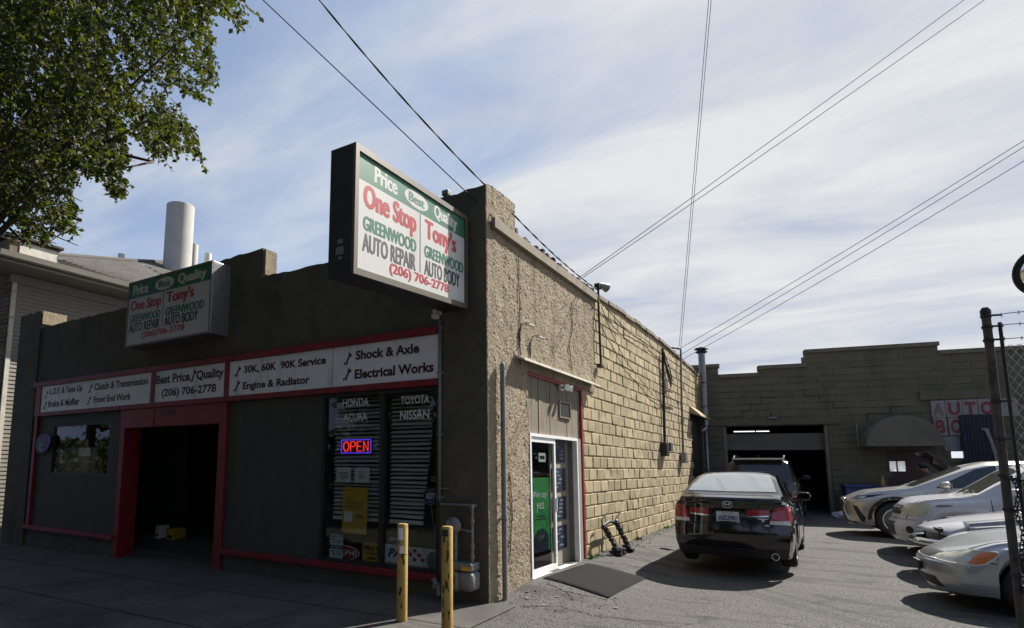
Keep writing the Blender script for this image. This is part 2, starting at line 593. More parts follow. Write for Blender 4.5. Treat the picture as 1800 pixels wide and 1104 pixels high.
M['postergreen'] = mat('poster_green', (0.015, 0.26, 0.06), 0.5, var=0.04)
M['navy'] = mat('poster_navy', (0.006, 0.014, 0.032), 0.5, var=0.3, scale=9)
M['beige'] = mat('beige_panel', (0.26, 0.235, 0.19), 0.7, var=0.05)

# ------------------------------------------------------------------ ground
def lines(lo, hi, near0, near1, step, far):
    a = [t for t in far if t < near0 and t >= lo]
    n = int(round((near1 - near0) / step))
    a += [near0 + i * (near1 - near0) / n for i in range(n + 1)]
    a += [t for t in far if t > near1 and t <= hi]
    return a


def sheet(name, xs, ys, off, m, keep=None):
    mb = MB()
    nx, ny = len(xs), len(ys)
    mb.v = [Vector((x, y, gz(x, y) + off + 0.004 * noise.noise(Vector((x * 1.3, y * 1.3, 0))))) for y in ys for x in xs]
    mb.f = [(j * nx + i, j * nx + i + 1, (j + 1) * nx + i + 1, (j + 1) * nx + i) for j in range(ny - 1) for i in range(nx - 1)]
    o = mb.build(name, m, smooth=True)
    return tag(o, kind='structure')


far = [-600, -200, -90, -45, -28, -20, 24, 32, 50, 90, 200, 600]
sheet('ground', lines(-600, 600, -16, 20, 0.2, far), lines(-600, 600, -12, 20, 0.2, far), 0, M['asphalt'])
sheet('sidewalk', lines(-40, 0.33, -15, 0.33, 0.3, [-40, -30, -22]), lines(-4, 0.06, -4, 0.06, 0.2, []), 0.012, M['concrete'])
jm = MB()
for yy in (-1.1, -2.5):
    for i in range(50):
        x0, x1 = -15 + i * 0.3066, -15 + (i + 1) * 0.3066
        q = [(x0, yy + 0.01 * noise.noise(Vector((x0, yy, 0)))), (x1, yy + 0.01 * noise.noise(Vector((x1, yy, 0))))]
        jm.quad(*[(a, b + d, gz(a, b) + 0.0185 + 0.004 * noise.noise(Vector((a * 1.3, b * 1.3, 0)))) for (a, b), d in ((q[0], -.009), (q[1], -.009), (q[1], .009), (q[0], .009))])
for xx in (-1.75, -3.6, -5.4, -7.6, -9.5, -11.4):
    for i in range(20):
        y0, y1 = -4 + i * 0.2, -4 + (i + 1) * 0.2
        jm.quad(*[(xx + d, b, gz(xx, b) + 0.0186 + 0.004 * noise.noise(Vector((xx * 1.3, b * 1.3, 0)))) for b, d in ((y0, -.007), (y0, .007), (y1, .007), (y1, -.007))])
tag(jm.build('sidewalk_joint', M['joint']), kind='structure')
# cracks in the asphalt
ck = MB()


def crack(pts, w=0.010):
    P = []
    for (a, b) in zip(pts, pts[1:]):
        n = max(2, int(math.dist(a, b) / 0.05))
        for i in range(n):
            t = i / n
            P.append((a[0] + (b[0] - a[0]) * t + random.uniform(-.02, .02), a[1] + (b[1] - a[1]) * t + random.uniform(-.02, .02)))
    for p, q in zip(P, P[1:]):
        d = Vector((q[0] - p[0], q[1] - p[1], 0))
        if d.length < 1e-4:
            continue
        nn = Vector((-d.y, d.x, 0)).normalized() * w * random.uniform(.5, 1.2)
        ck.quad(*[(a + s * nn.x, b + s * nn.y, gz(a, b) + 0.009) for (a, b), s in ((p, -1), (q, -1), (q, 1), (p, 1))])


crack([(0.38, 0.1), (0.75, 0.35), (1.3, 0.2), (2.2, 0.45)])
crack([(0.4, 3.45), (0.9, 3.6), (1.4, 3.4)])
crack([(0.3, 1.1), (0.7, 0.95), (1.15, 1.05)])
crack([(0.35, 5.5), (0.8, 6.2), (1.2, 6.6)])
crack([(2.0, 0.9), (3.0, 1.1), (4.2, 0.9)], 0.007)
tag(ck.build('asphalt_crack', M['joint']), kind='structure')

# ------------------------------------------------------------------ main building
shop = thing('repair_shop', 'dark grey and tan single storey auto repair shop with red trim, on the corner', 'building', (0, 0, 0))


def part(mb, name, m, parent=shop, **k):
    return mb.build(name, m, parent, **k)


def jag(pts, amp=0.02, step=0.12):
    out = []
    for (a, b) in zip(pts, pts[1:]):
        n = max(1, int(math.dist(a, b) / step))
        for i in range(n):
            t = i / n
            out.append((a[0] + (b[0] - a[0]) * t, a[1] + (b[1] - a[1]) * t + random.uniform(-amp, amp)))
    out.append(pts[-1])
    return out


XZ = lambda a, b, d: (a, d, b)
top = jag([(-11.6, 4.66), (-7.42, 4.64), (-7.41, 5.08), (-4.17, 5.11), (-4.16, 4.62), (-0.69, 4.57)], 0.016)
w = MB().prism([(-11.6, 2.556), (-0.69, 2.556)] + top[::-1], XZ, 0.0, 0.28)
part(w, 'front_wall', M['facade'])
w = MB().prism([(-12.64, -.8), (-11.6, -.8)] + jag([(-12.64, 5.06), (-11.62, 5.06)], 0.02)[::-1], XZ, -0.03, 0.55)
part(w, 'pilaster', M['facade'])
w = MB().prism([(-0.69, -.6), (0.0, -.6)] + jag([(-0.69, 5.12), (0.0, 5.15)], 0.02)[::-1], XZ, 0.0, 0.84)
part(w, 'pilaster', M['facade'])
w = MB().prism([(-0.8, 5.1), (-0.69, 5.1), (-0.69, 4.6), (-0.8, 4.57)], XZ, 0.05, 0.8)
part(w, 'pilaster_return', M['facade'])
# sunlit patches of tan render on the parapet ends
w = MB().prism([(0.02, 4.66), (0.27, 4.66), (0.27, 5.09), (0.02, 5.09)], lambda a, b, d: (d, a, b), -4.17, -4.12)
part(w, 'parapet_end_cap', M['stucco'])
w = MB().prism([(-0.02, 4.74), (0.52, 4.74), (0.52, 5.04), (-0.02, 5.05)], lambda a, b, d: (d, a, b), -11.6, -11.56)
part(w, 'parapet_end_cap', M['stucco'])
# lower facade
part(MB().box(-11.6, -8.02, 0.02, 0.28, -.8, 0.06), 'wall_base', M['facade'])
part(MB().box(-4.87, -0.69, 0.02, 0.28, -.6, 0.06), 'wall_base', M['facade'])
w = MB().box(-11.38, -10.71, 0.03, 0.10, 0.15, 2.556).box(-8.47, -8.02, 0.03, 0.10, 0.15, 2.556)
w.box(-10.71, -8.47, 0.03, 0.10, 0.15, 1.29).box(-10.71, -8.47, 0.03, 0.10, 2.34, 2.556)
part(w, 'wall_panel', M['board'])
w = MB().box(-4.87, -2.76, 0.03, 0.10, 0.15, 2.556)
part(w, 'wall_panel', M['board'])
# red trim
t = MB()
t.bbox(-11.62, -0.692, -0.075, 0.0, 3.235, 3.34, .008)
part(t, 'red_trim', M['red'])
t = MB()
t.bbox(-11.5, -8.04, -0.06, 0.03, 2.556, 2.645, .006).bbox(-4.86, -0.692, -0.06, 0.03, 2.556, 2.645, .006).bbox(-8.02, -4.88, -.065, .0, 2.556, 2.645, .006)
for x0, x1 in ((-11.5, -11.27), (-7.05, -6.94), (-4.94, -4.835)):
    t.box(x0, x1, -0.055, 0.0, 2.645, 3.235)
t.box(-11.5, -11.38, -0.03, 0.1, 0.15, 2.556)
part(t, 'red_trim', M['red'])
part(MB().bbox(-11.6, -8.02, -0.06, 0.1, 0.06, 0.15, .008), 'red_sill', M['red'])
part(MB().bbox(-4.87, -0.692, -0.06, 0.1, 0.06, 0.15, .008), 'red_sill', M['red'])
t = MB()
t.box(-8.02, -7.87, -0.02, 0.33, -0.5, 2.2).box(-5.06, -4.872, -0.02, 0.26, -0.5, 2.2).box(-8.02, -4.872, -0.025, 0.26, 2.2, 2.554)
t.box(-6.95, -6.93, -0.034, -0.025, 2.2, 2.55)
df = part(t, 'garage_door_frame', M['red'])
b = Board((-8.02, -0.026, 2.554), (-4.872, -0.026, 2.554), (-8.02, -0.026, 2.2), (-4.872, -0.026, 2.2))
t = MB()
b.text(t, '8208', 0.412, 0.55, 0.52, 0.90, 0.004, 0.03)
part(t, 'house_number', M['inkred'], df)


# the window left of the garage door
def frame(mb, x0, x1, z0, z1, y0, y1, wd):
    mb.box(x0, x1, y0, y1, z0, z0 + wd).box(x0, x1, y0, y1, z1 - wd, z1)
    mb.box(x0, x0 + wd, y0, y1, z0 + wd, z1 - wd).box(x1 - wd, x1, y0, y1, z0 + wd, z1 - wd)
    return mb


f = frame(MB(), -10.71, -8.47, 1.29, 2.34, 0.04, 0.09, 0.03)
wf = part(f, 'window', M['darkmetal'])
part(MB().box(-10.68, -8.50, 0.06, 0.066, 1.32, 2.31), 'pane', M['glass'], wf)
# front window with blinds
f = frame(MB(), -2.74, -0.695, 0.152, 2.55, 0.0, 0.09, 0.05)
f.box(-1.665, -1.60, 0.0, 0.09, 0.2, 2.5)
wf = part(f, 'shop_window', M['darkmetal'])
part(MB().box(-2.69, -1.665, 0.045, 0.051, 0.2, 2.5), 'pane', M['glass'], wf)
part(MB().box(-1.60, -0.745, 0.045, 0.051, 0.2, 2.5), 'pane', M['glass'], wf)
for x0, x1, words in ((-2.69, -1.665, (('HONDA', -2.38, -1.90, 2.35, 2.47), ('ACURA', -2.36, -1.92, 2.14, 2.25))),
                      (-1.60, -0.745, (('TOYOTA', -1.34, -0.88, 2.34, 2.45), ('NISSAN', -1.35, -0.88, 2.13, 2.25)))):
    b = Board((x0, 0.044, 2.5), (x1, 0.044, 2.5), (x0, 0.044, 0.2), (x1, 0.044, 0.2))
    for s, a0, a1, c0, c1 in words:
        mb = MB()
        b.text(mb, s, (a0 - x0) / (x1 - x0), (a1 - x0) / (x1 - x0), (c0 - .2) / 2.3, (c1 - .2) / 2.3, 0.002, 0.01)
        part(mb, 'window_lettering', M['paper'], wf)


def blinds(x0, x1, z0, ztop, cut):
    mb = MB()
    z = ztop
    i = 0
    while z > z0:
        xe = x1 - cut(z)
        sag = 0.006 * math.sin(i * 1.7)
        tl = 0.012 + 0.004 * math.sin(i * 2.3 + x0)
        a = (x0, 0.155, z - tl)
        mb.prism([(0.155, z - tl), (0.20, z + tl + 0.008), (0.20, z + tl + 0.010), (0.155, z - tl + 0.002)], lambda p, q, d, s=sag: (d, p, q + (s if d > x0 else 0)), x0, xe)
        z -= 0.057
        i += 1
    mb.box(x0, x1 - cut(z0), 0.155, 0.20, z0 - 0.05, z0)
    return mb


for x0, x1, cut in ((-2.62, -1.68, lambda z: 0.0), (-1.59, -0.9, lambda z: 0.02 + max(0, 0.12 * (1.9 - z)))):
    part(blinds(x0, x1, 0.78, 2.48, cut), 'blind', M['blind'], wf)

# side wall: displaced render around the door, pier and corner
def side_stucco():
    ds = 0.0145
    ny, nz = int(4.22 / ds), int(5.65 / ds)
    idx = {}
    mb = MB()
    mask = {}

    def ok(y, z):
        if z > 5.16 + 0.10 * y:
            return False
        if y > 0.86 and z > 4.74:
            return False
        if 1.20 < y and z < 2.86:
            return False
        return True

    def vid(j, k):
        if (j, k) in idx:
            return idx[(j, k)]
        y, z = j * ds, -0.45 + k * ds
        p = Vector((3.1, y, z))
        a = noise.noise(p * 5.5)
        q = Vector((p.x, p.y, p.z * .75)) * 27 + Vector((a * 5.5, noise.noise(p * 9 + Vector((9, 0, 0))) * 5.5, noise.noise(p * 9 + Vector((0, 4, 0))) * 5.5))
        rid = (1 - abs(noise.noise(q)) * 2.2)
        fine = noise.noise(p * 38)
        d = 0.014 + 0.0115 * max(-.5, rid) + 0.006 * fine + .008 * a
        if y < 0.2:
            d *= 0.35 + 0.65 * y / .2
        if j == 0:
            d = 0.0
        idx[(j, k)] = len(mb.v)
        mb.v.append(Vector((d + 0.002, y, z + (0.02 * noise.noise(p * 7) if z > 5.0 else 0))))
        return idx[(j, k)]

    for j in range(ny):
        for k in range(nz):
            if ok((j + .5) * ds, -0.45 + (k + .5) * ds):
                mb.f.append((vid(j, k), vid(j + 1, k), vid(j + 1, k + 1), vid(j, k + 1)))
    return mb


part(side_stucco(), 'side_render', M['stucco'], smooth=True)
part(MB().box(-0.28, 0.0, 0.84, 1.2, -.5, 4.72).box(-0.28, 0.0, 1.2, 3.52, 2.87, 4.72).box(-0.28, -0.002, 3.52, 4.3, 2.87, 4.72), 'side_wall', M['stucco'])


def walltop(y):
    return float(np.interp(y, [4.2, 4.5, 8.1, 11, 15.6], [4.72, 4.74, 4.80, 4.76, 4.60]))


def block_wall(rows, y0, y1, ok, proud, h, ln, seed, bev=0.022, jitter=0.006, gap=.009, gapx=None):
    """rock faced blocks, each a raised pillow; coordinates (along, up) -> called with fn later"""
    rnd = random.Random(seed)
    out = []
    for r in range(rows[0], rows[1]):
        z = r * h
        off = (r % 2) * ln / 2
        k = int((y0 - off) / ln) - 1
        while True:
            a0 = off + k * ln
            k += 1
            if a0 > y1:
                break
            a1 = a0 + ln
            b0, b1 = max(a0, y0), min(a1, y1)
            if b1 - b0 < 0.06 or not ok((b0 + b1) / 2, z + h / 2):
                continue
            gx = gap if gapx is None else gapx
            out.append((b0 + gx, b1 - gx, z + gap, z + h - gap, proud + rnd.uniform(-jitter, jitter), [rnd.uniform(-.009, .009) for _ in range(4)]))
    return out


def blocks_mesh(bl, fn, bev, bx=None):
    mb = MB()
    for a0, a1, z0, z1, p, js in bl:
        e = bev
        ex = bev if bx is None else bx
        vs = [fn(a0, z0, 0), fn(a1, z0, 0), fn(a1, z1, 0), fn(a0, z1, 0)]
        vs += [fn(a0 + .003, z0 + .003, p * .55), fn(a1 - .003, z0 + .003, p * .55), fn(a1 - .003, z1 - .003, p * .55), fn(a0 + .003, z1 - .003, p * .55)]
        vs += [fn(a0 + ex, z0 + e, p + js[0]), fn(a1 - ex, z0 + e, p + js[1]), fn(a1 - ex, z1 - e, p + js[2]), fn(a0 + ex, z1 - e, p + js[3])]
        fs = []
        for o in (0, 4):
            for i in range(4):
                j = (i + 1) % 4
                fs.append((o + i, o + j, o + 4 + j, o + 4 + i))
        fs.append((8, 9, 10, 11))
        mb.add(vs, fs)
    return mb


Y_END = 15.9
okb = lambda y, z: (z < walltop(y) - 0.03) and (y > 4.24 or z < 2.86) and not (13.6 < y and z < 3.2)
bl = block_wall((-2, 23), 3.54, Y_END, okb, 0.017, 0.2125, 0.425, 3, jitter=.005, gap=.010)
part(blocks_mesh(bl, lambda a, z, d: (d - 0.012, a, z), 0.011), 'block_facing', M['block'])
part(MB().prism([(3.52, -.5), (13.6, -.5), (13.6, 3.2), (Y_END, 3.2), (Y_END, walltop(15.6)), (11, walltop(11)), (8.1, walltop(8.1)), (4.3, walltop(4.3)), (4.3, 2.87), (3.52, 2.87)], lambda a, b, d: (d, a, b), -0.28, -0.0115), 'side_wall', M['mortar'])
# capping strip on the block wall, uneven
cp = MB()
yy = 4.32
while yy < Y_END:
    l = random.uniform(.35, .8)
    y2 = min(Y_END, yy + l)
    dz = random.uniform(-.012, .02)
    p = random.uniform(.03, .055)
    cp.add([(x, y, walltop(y) + z + dz) for x in (-.3, p) for y in (yy, y2 - .008) for z in (-.02, .055)],
           [(0, 1, 3, 2), (4, 6, 7, 5), (0, 4, 5, 1), (2, 3, 7, 6), (0, 2, 6, 4), (1, 5, 7, 3)])
    yy = y2
part(cp, 'wall_capping', M['greywood'])
# rough brick coping over the rendered part
cb = MB()
yy = 0.9
while yy < 4.5:
    l = random.uniform(.085, .12)
    h = random.uniform(.06, .14)
    cb.bbox(-.25, random.uniform(-.02, .02), yy, yy + l - .014, 4.735, 4.735 + h, .01)
    yy += l
part(cb, 'brick_coping', M['coping'])
for pts in ([(.93, 2.9), (.95, 3.6), (.92, 4.55)], [(3.0, 3.1), (2.9, 3.5), (3.1, 3.9), (3.05, 4.3)], [(.5, .3), (.62, .9), (.55, 1.5)]):
    P_ = []
    for p, q in zip(pts, pts[1:]):
        for i in range(10):
            P_.append((0.036, p[0] + (q[0] - p[0]) * i / 10 + random.uniform(-.012, .012), p[1] + (q[1] - p[1]) * i / 10))
    part(MB().tube(P_, .006, 4), 'render_crack', M['joint'])
# white fascia board along the rendered part
fb = MB().bbox(0.03, 0.085, 0.1, 2.3, 4.588, 4.722, .004).bbox(0.03, 0.085, 2.304, 4.5, 4.588, 4.722, .004)
part(fb, 'fascia_board', mat('fascia_wood', (.20, .17, .12), .8, var=.15, scale=5, bump=.3, bscale=30, dark=(.13, .11, .08), dscale=3, dpos=(.55, .72)))
# drip board over the side door
db = MB().prism([(0.0, 2.99), (0.16, 2.93), (0.16, 2.955), (0.0, 3.03)], lambda a, b, d: (a + .02, d, b), 0.76, 4.05)
part(db, 'door_hood', M['whitewood'])
# door recess: red frame, grey planks, sliding door
rf = MB().box(-0.06, 0.012, 1.205, 1.235, -.02, 2.86).box(-0.06, 0.014, 1.235, 3.46, 2.80, 2.862).box(-0.06, 0.018, 3.46, 3.53, -.2, 2.862)
part(rf, 'side_door_frame', M['red'])
pl = MB()
yy = 1.235
while yy < 3.45:
    l = random.uniform(.12, .17)
    pl.box(-0.05, random.uniform(-.022, -.010), yy + .003, min(3.46, yy + l) - .003, 1.985, 2.80)
    yy += l
pl.box(-0.07, -0.05, 1.235, 3.46, 1.985, 2.8)
part(pl, 'plank_panel', M['greywood'])
sd = MB()
sd.box(-0.05, 0.03, 1.24, 1.285, 0.0, 1.98).box(-0.05, 0.03, 3.16, 3.2, 0.0, 1.98).box(-0.05, 0.03, 1.285, 3.16, 1.935, 1.98).box(-0.06, 0.045, 1.24, 3.2, -0.2, 0.0)
door = part(sd, 'sliding_door', M['alu'])
lf = MB()
for a in ((1.29, 1.33, .01, 1.93), (2.18, 2.235, .01, 1.93)):
    lf.box(-0.028, 0.012, a[0], a[1], a[2], a[3])
lf.box(-0.028, 0.012, 1.33, 2.18, 0.01, 0.09).box(-0.028, 0.012, 1.33, 2.18, 1.86, 1.93)
leaf = part(lf, 'door_leaf', M['alu'], door)
part(MB().box(-0.012, -0.006, 1.33, 2.18, 0.09, 1.86), 'door_pane', M['glass'], door)
part(MB().bbox(0.012, 0.035, 2.195, 2.215, 0.85, 1.05, .004), 'handle', M['alu'], door)
part(MB().box(-0.42, 0.0, 3.2, 3.46, -.2, 1.98), 'door_side_panel', M['beige'], door)
# interior: floor, partition, roof
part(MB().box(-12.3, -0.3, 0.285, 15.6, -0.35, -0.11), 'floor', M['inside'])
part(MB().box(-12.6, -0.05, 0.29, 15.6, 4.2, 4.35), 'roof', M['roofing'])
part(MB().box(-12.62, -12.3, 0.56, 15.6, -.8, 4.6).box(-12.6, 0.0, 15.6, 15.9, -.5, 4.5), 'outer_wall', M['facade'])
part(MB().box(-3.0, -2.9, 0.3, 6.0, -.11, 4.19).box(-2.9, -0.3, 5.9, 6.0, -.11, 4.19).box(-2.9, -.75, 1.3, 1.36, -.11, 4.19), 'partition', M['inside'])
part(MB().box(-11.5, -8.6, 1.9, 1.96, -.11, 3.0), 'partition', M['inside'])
# doorway at the far end of the side wall
part(MB().box(-0.1, -0.05, 13.6, Y_END, -.2, 3.2), 'back_door', M['darkmetal'])
part(MB().prism([(0.0, 3.2), (0.3, 3.1), (0.3, 3.14), (0.0, 3.42)], lambda a, b, d: (a, d, b), 13.55, 15.5), 'back_door_hood', M['block'])
# ------------------------------------------------------------------ signs
def wrench(board, mb, u0, u1, v0, v1, d=0.003):
    pts = [(.12, 0), (.02, .08), (0, .2), (.1, .26), (.22, .2), (.3, .26), (.34, .36), (.56, .66), (.54, .8), (.62, .93), (.76, 1), (.72, .84), (.82, .78), (.94, .86),
           (1, .74), (.9, .62), (.72, .58), (.5, .28), (.5, .16), (.42, .05), (.3, 0), (.32, .12), (.22, .16), (.12, .1)]
    board.poly(mb, [(u0 + (u1 - u0) * a, v0 + (v1 - v0) * b) for a, b in pts], d)


def fascia(x0, x1, label, items, wr):
    z0, z1 = 2.648, 3.232
    t = thing('fascia_sign', label, 'sign', ((x0 + x1) / 2, -0.04, z0), group='white fascia signs over the shop front')
    ox = t.location
    mb = MB().box(x0 - ox.x, x1 - ox.x, 0.005, 0.038, 0.0, z1 - z0)
    mb.build('sign_board', M['signwhite'], t)
    b = Board((x0 - ox.x, 0.004, z1 - z0), (x1 - ox.x, 0.004, z1 - z0), (x0 - ox.x, 0.004, 0), (x1 - ox.x, 0.004, 0))
    for s, a0, a1, c0, c1, bold in items:
        mb = MB()
        b.text(mb, s, (a0 - x0) / (x1 - x0), (a1 - x0) / (x1 - x0), (c0 - z0) / (z1 - z0), (c1 - z0) / (z1 - z0), 0.003, bold)
        mb.build('lettering', M['inkred'], t)
    for a0, a1, c0, c1 in wr:
        mb = MB()
        wrench(b, mb, (a0 - x0) / (x1 - x0), (a1 - x0) / (x1 - x0), (c0 - z0) / (z1 - z0), (c1 - z0) / (z1 - z0))
        mb.build('wrench_icon', M['ink'], t)
    return t


fascia(-11.265, -7.055, 'long white fascia sign listing Tune Up, Brake, Clutch & Transmission and Front End Work', [
    ('L.O.F. & Tune Up', -10.90, -9.52, 2.985, 3.17, .028), ('Brake & Muffler', -10.92, -9.60, 2.745, 2.895, .028),
    ('Clutch & Transmission', -9.05, -7.17, 3.01, 3.155, .028), ('Front End Work', -9.05, -7.70, 2.745, 2.885, .028)],
    [(-11.12, -10.97, 2.94, 3.14), (-11.14, -10.99, 2.70, 2.90), (-9.28, -9.13, 2.96, 3.16), (-9.3, -9.15, 2.71, 2.91)])
fascia(-6.935, -4.945, 'short white fascia sign reading Best Price Quality above the garage door', [
    ('Best Price', -6.91, -5.90, 2.985, 3.155, .034), ('Quality', -5.72, -4.98, 2.945, 3.155, .034), ('(206) 706-2778', -6.71, -5.16, 2.70, 2.89, .03)],
    [(-5.89, -5.72, 2.95, 3.2)])
fs = fascia(-4.83, -0.695, 'white fascia sign listing 30K 60K 90K Service, Shock & Axle and Electrical Works', [
    ('30K, 60K  90K Service', -4.47, -2.66, 2.985, 3.135, .034), ('Engine & Radiator', -4.48, -2.98, 2.70, 2.86, .034),
    ('Shock & Axle', -2.09, -0.99, 3.01, 3.15, .036), ('Electrical Works', -2.10, -0.76, 2.735, 2.875, .036)],
    [(-4.71, -4.54, 2.95, 3.15), (-4.71, -4.55, 2.71, 2.91), (-2.31, -2.16, 2.945, 3.15), (-2.32, -2.16, 2.715, 2.92)])
MB().box(-2.53 + 2.7625, -2.524 + 2.7625, 0.002, 0.006, 0.0, 0.583).build('panel_seam', M['greypaint'], fs)


def shop_sign_art(b, root, blade):
    d = 0.0008
    mb = MB()
    b.rect(mb, 0, 1, 0.775 if blade else 0.75, 1.0, d)
    mb.build('green_band', M['green'], root)
    dd = d + 0.0007
    WH, GN, RD, BK = ('white_lettering', M['signface']), ('green_lettering', M['green']), ('red_lettering', M['signred']), ('black_lettering', M['inkgrey'])
    if blade:
        rows = [(WH, 'Price', .125, .315, .815, .965, 0, .035), (GN, 'Best', .415, .565, .84, .935, .0008, .025), (WH, 'Quality', .66, .915, .785, .965, 0, .035),
                (RD, 'One Stop', .045, .49, .49, .755, 0, .04), (RD, "Tony's", .57, .905, .49, .755, 0, .04), (GN, 'GREENWOOD', .045, .49, .35, .475, 0, .03), (GN, 'GREENWOOD', .565, .985, .35, .475, 0, .03),
                (BK, 'AUTO REPAIR', .042, .485, .165, .325, 0, .03), (BK, 'AUTO BODY', .565, .945, .165, .325, 0, .03), (RD, '(206) 706-2778', .255, .82, .035, .155, 0, .03)]
        ov, ln = (.49, .885, .112, .085), (.522, .529, .17, .77)
    else:
        rows = [(WH, 'Price', .05, .255, .80, .96, 0, .035), (GN, 'Best', .385, .53, .82, .925, .0008, .025), (WH, 'Quality', .62, .95, .765, .955, 0, .035),
                (RD, 'One Stop', .03, .43, .495, .71, 0, .04), (RD, "Tony's", .49, .82, .505, .73, 0, .04), (GN, 'GREENWOOD', .03, .43, .355, .48, 0, .03), (GN, 'GREENWOOD', .485, .94, .355, .48, 0, .03),
                (BK, 'AUTO REPAIR', .025, .425, .20, .345, 0, .03), (BK, 'AUTO BODY', .48, .88, .20, .345, 0, .03), (RD, '(206)706-2778', .20, .73, .06, .18, 0, .03)]
        ov, ln = (.455, .872, .118, .098), (.452, .459, .2, .745)
    mb = MB()
    b.ellipse(mb, *ov, dd)
    mb.build('white_oval', M['signface'], root)
    mb = MB()
    b.rect(mb, *ln, dd)
    mb.build('divider_line', M['inkgrey'], root)
    for (nm, m), s, u0, u1, v0, v1, lift, bold in rows:
        mb = MB()
        b.text(mb, s, u0, u1, v0, v1, dd + lift, bold * (.25 if s.isupper() else .35), fat=(.075 if s.isupper() else .10 if s[0] != '(' else .075) / len(s))
        mb.build(nm, m, root)


# projecting sign; it leans a little, so its box is built from its corners
bs = thing('projecting_sign', 'big bronze framed box sign projecting from the front wall over the sidewalk', 'sign', (-0.24, -0.05, 3.7))
A = {'ot': Vector((0.0, -2.31, 1.005)), 'ob': Vector((0.0, -2.31, -0.35)), 'it': Vector((0.0, -0.03, 1.03)), 'ib': Vector((0.0, -0.03, -0.205))}
DX = Vector((-0.31, 0, 0))


def hexa(mb, q, d0, d1):
    """q: four corners (tl, tr, br, bl), extruded from offset d0 to d1 along x"""
    a = [p + Vector((d0, 0, 0)) for p in q] + [p + Vector((d1, 0, 0)) for p in q]
    return mb.add(a, [(0, 1, 2, 3), (7, 6, 5, 4), (0, 4, 5, 1), (1, 5, 6, 2), (2, 6, 7, 3), (3, 7, 4, 0)])


q = [A['ot'], A['it'], A['ib'], A['ob']]
hexa(MB(), q, -0.31, -0.012).build('sign_case', M['darkmetal'], bs)


def lerp4(u, v):
    return A['ob'].lerp(A['ib'], u).lerp(A['ot'].lerp(A['it'], u), v)


fr = MB()
for u0, u1, v0, v1 in ((0, 1, 0, .05), (0, 1, .95, 1), (0, .025, .05, .95), (.975, 1, .05, .95)):
    hexa(fr, [lerp4(u0, v1), lerp4(u1, v1), lerp4(u1, v0), lerp4(u0, v0)], -0.012, 0.022)
fr.build('frame', M['bronze'], bs)
face_q = [lerp4(.025, .95), lerp4(.975, .95), lerp4(.975, .05), lerp4(.025, .05)]
hexa(MB(), face_q, -0.011, 0.0).build('sign_face', M['signface'], bs)
b = Board(face_q[0], face_q[1], face_q[3], face_q[2])
shop_sign_art(b, bs, True)
st = MB()
for x0, x1, z0, z1 in ((-.19, -.12, -.02, .03), (-.21, -.11, -.13, -.05), (-.18, -.13, -.18, -.15)):
    st.box(x0, x1, -2.315, -2.311, z0, z1)
st.build('rating_sticker', M['galv'], bs)
for zz in (0.75, -0.05):
    MB().box(-0.2, -0.1, -0.03, 0.05, zz, zz + .08).build('mounting_bracket', M['darkmetal'], bs)

# flat sign on the parapet
ws = thing('wall_sign', 'grey metal box sign with green band mounted flat on the front parapet', 'sign', (-6.35, -0.001, 3.7))
x0, x1, y0, z0, z1 = -1.07, 1.40, -0.385, -0.02, 1.235
MB().bbox(x0, x1, y0, 0.0, z0, z1, .012).build('sign_case', M['galv'], ws)
fr = MB()
for a in ((x0, x1, z0, z0 + .03), (x0, x1, z1 - .03, z1), (x0, x0 + .03, z0 + .03, z1 - .03), (x1 - .03, x1, z0 + .03, z1 - .03)):
    fr.box(a[0], a[1], y0 - .02, y0, a[2], a[3])
fr.build('frame', M['greypaint'], ws)
MB().box(x0 + .03, x1 - .03, y0 - .008, y0 - .001, z0 + .03, z1 - .03).build('sign_face', M['signshaded'], ws)
tp = MB()          # tread-plate pattern on the end of the case
for i in range(9):
    for j in range(30):
        yy, zz = y0 + .03 + i * .04 + (j % 2) * .02, z0 + .03 + j * .04
        if yy < -.02:
            tp.box(x1, x1 + .003, yy - .007, yy + .007, zz - .012, zz + .012)
tp.build('tread_plate', M['greypaint'], ws)
b = Board((x0 + .03, y0 - .008, z1 - .03), (x1 - .03, y0 - .008, z1 - .03), (x0 + .03, y0 - .008, z0 + .03), (x1 - .03, y0 - .008, z0 + .03))
shop_sign_art(b, ws, False)

# ------------------------------------------------------------------ things in the shop window
GROUP_W = None


def placard(name, label, cat, x0, x1, z0, z1, m, y=0.075, rot=0.0):
    t = thing(name, label, cat, ((x0 + x1) / 2, y, (z0 + z1) / 2), 0)
    t.rotation_euler = (0, rot, 0)
    w, h = (x1 - x0) / 2, (z1 - z0) / 2
    MB().box(-w, w, 0, 0.004, -h, h).build('sheet', m, t)
    return t, Board((-w, 0, h), (w, 0, h), (-w, 0, -h), (w, 0, -h))


def put(t, mats):
    for name, mb, m in mats:
        if mb.v:
            mb.build(name, m, t)


op = thing('open_sign', 'lit red and blue OPEN sign hanging in the front window', 'neon sign', (-2.155, 0.085, 1.68))
MB().bbox(-.275, .275, 0.01, 0.03, -.005, .205, .006).build('backing', M['black'], op)
tb = MB()
c = [(-.262, .006), (.262, .006), (.272, .016), (.272, .184), (.262, .194), (-.262, .194), (-.272, .184), (-.272, .016), (-.262, .006)]
tb.tube([(a, 0.003, z) for a, z in c], 0.008, 6)
tb.build('blue_tube', M['neonblue'], op)
tb = MB()


def arc(cx, cz, rx, rz, a0, a1, n=12):
    return [(cx + rx * math.cos(R(a0 + (a1 - a0) * i / n)), 0.0, cz + rz * math.sin(R(a0 + (a1 - a0) * i / n))) for i in range(n + 1)]


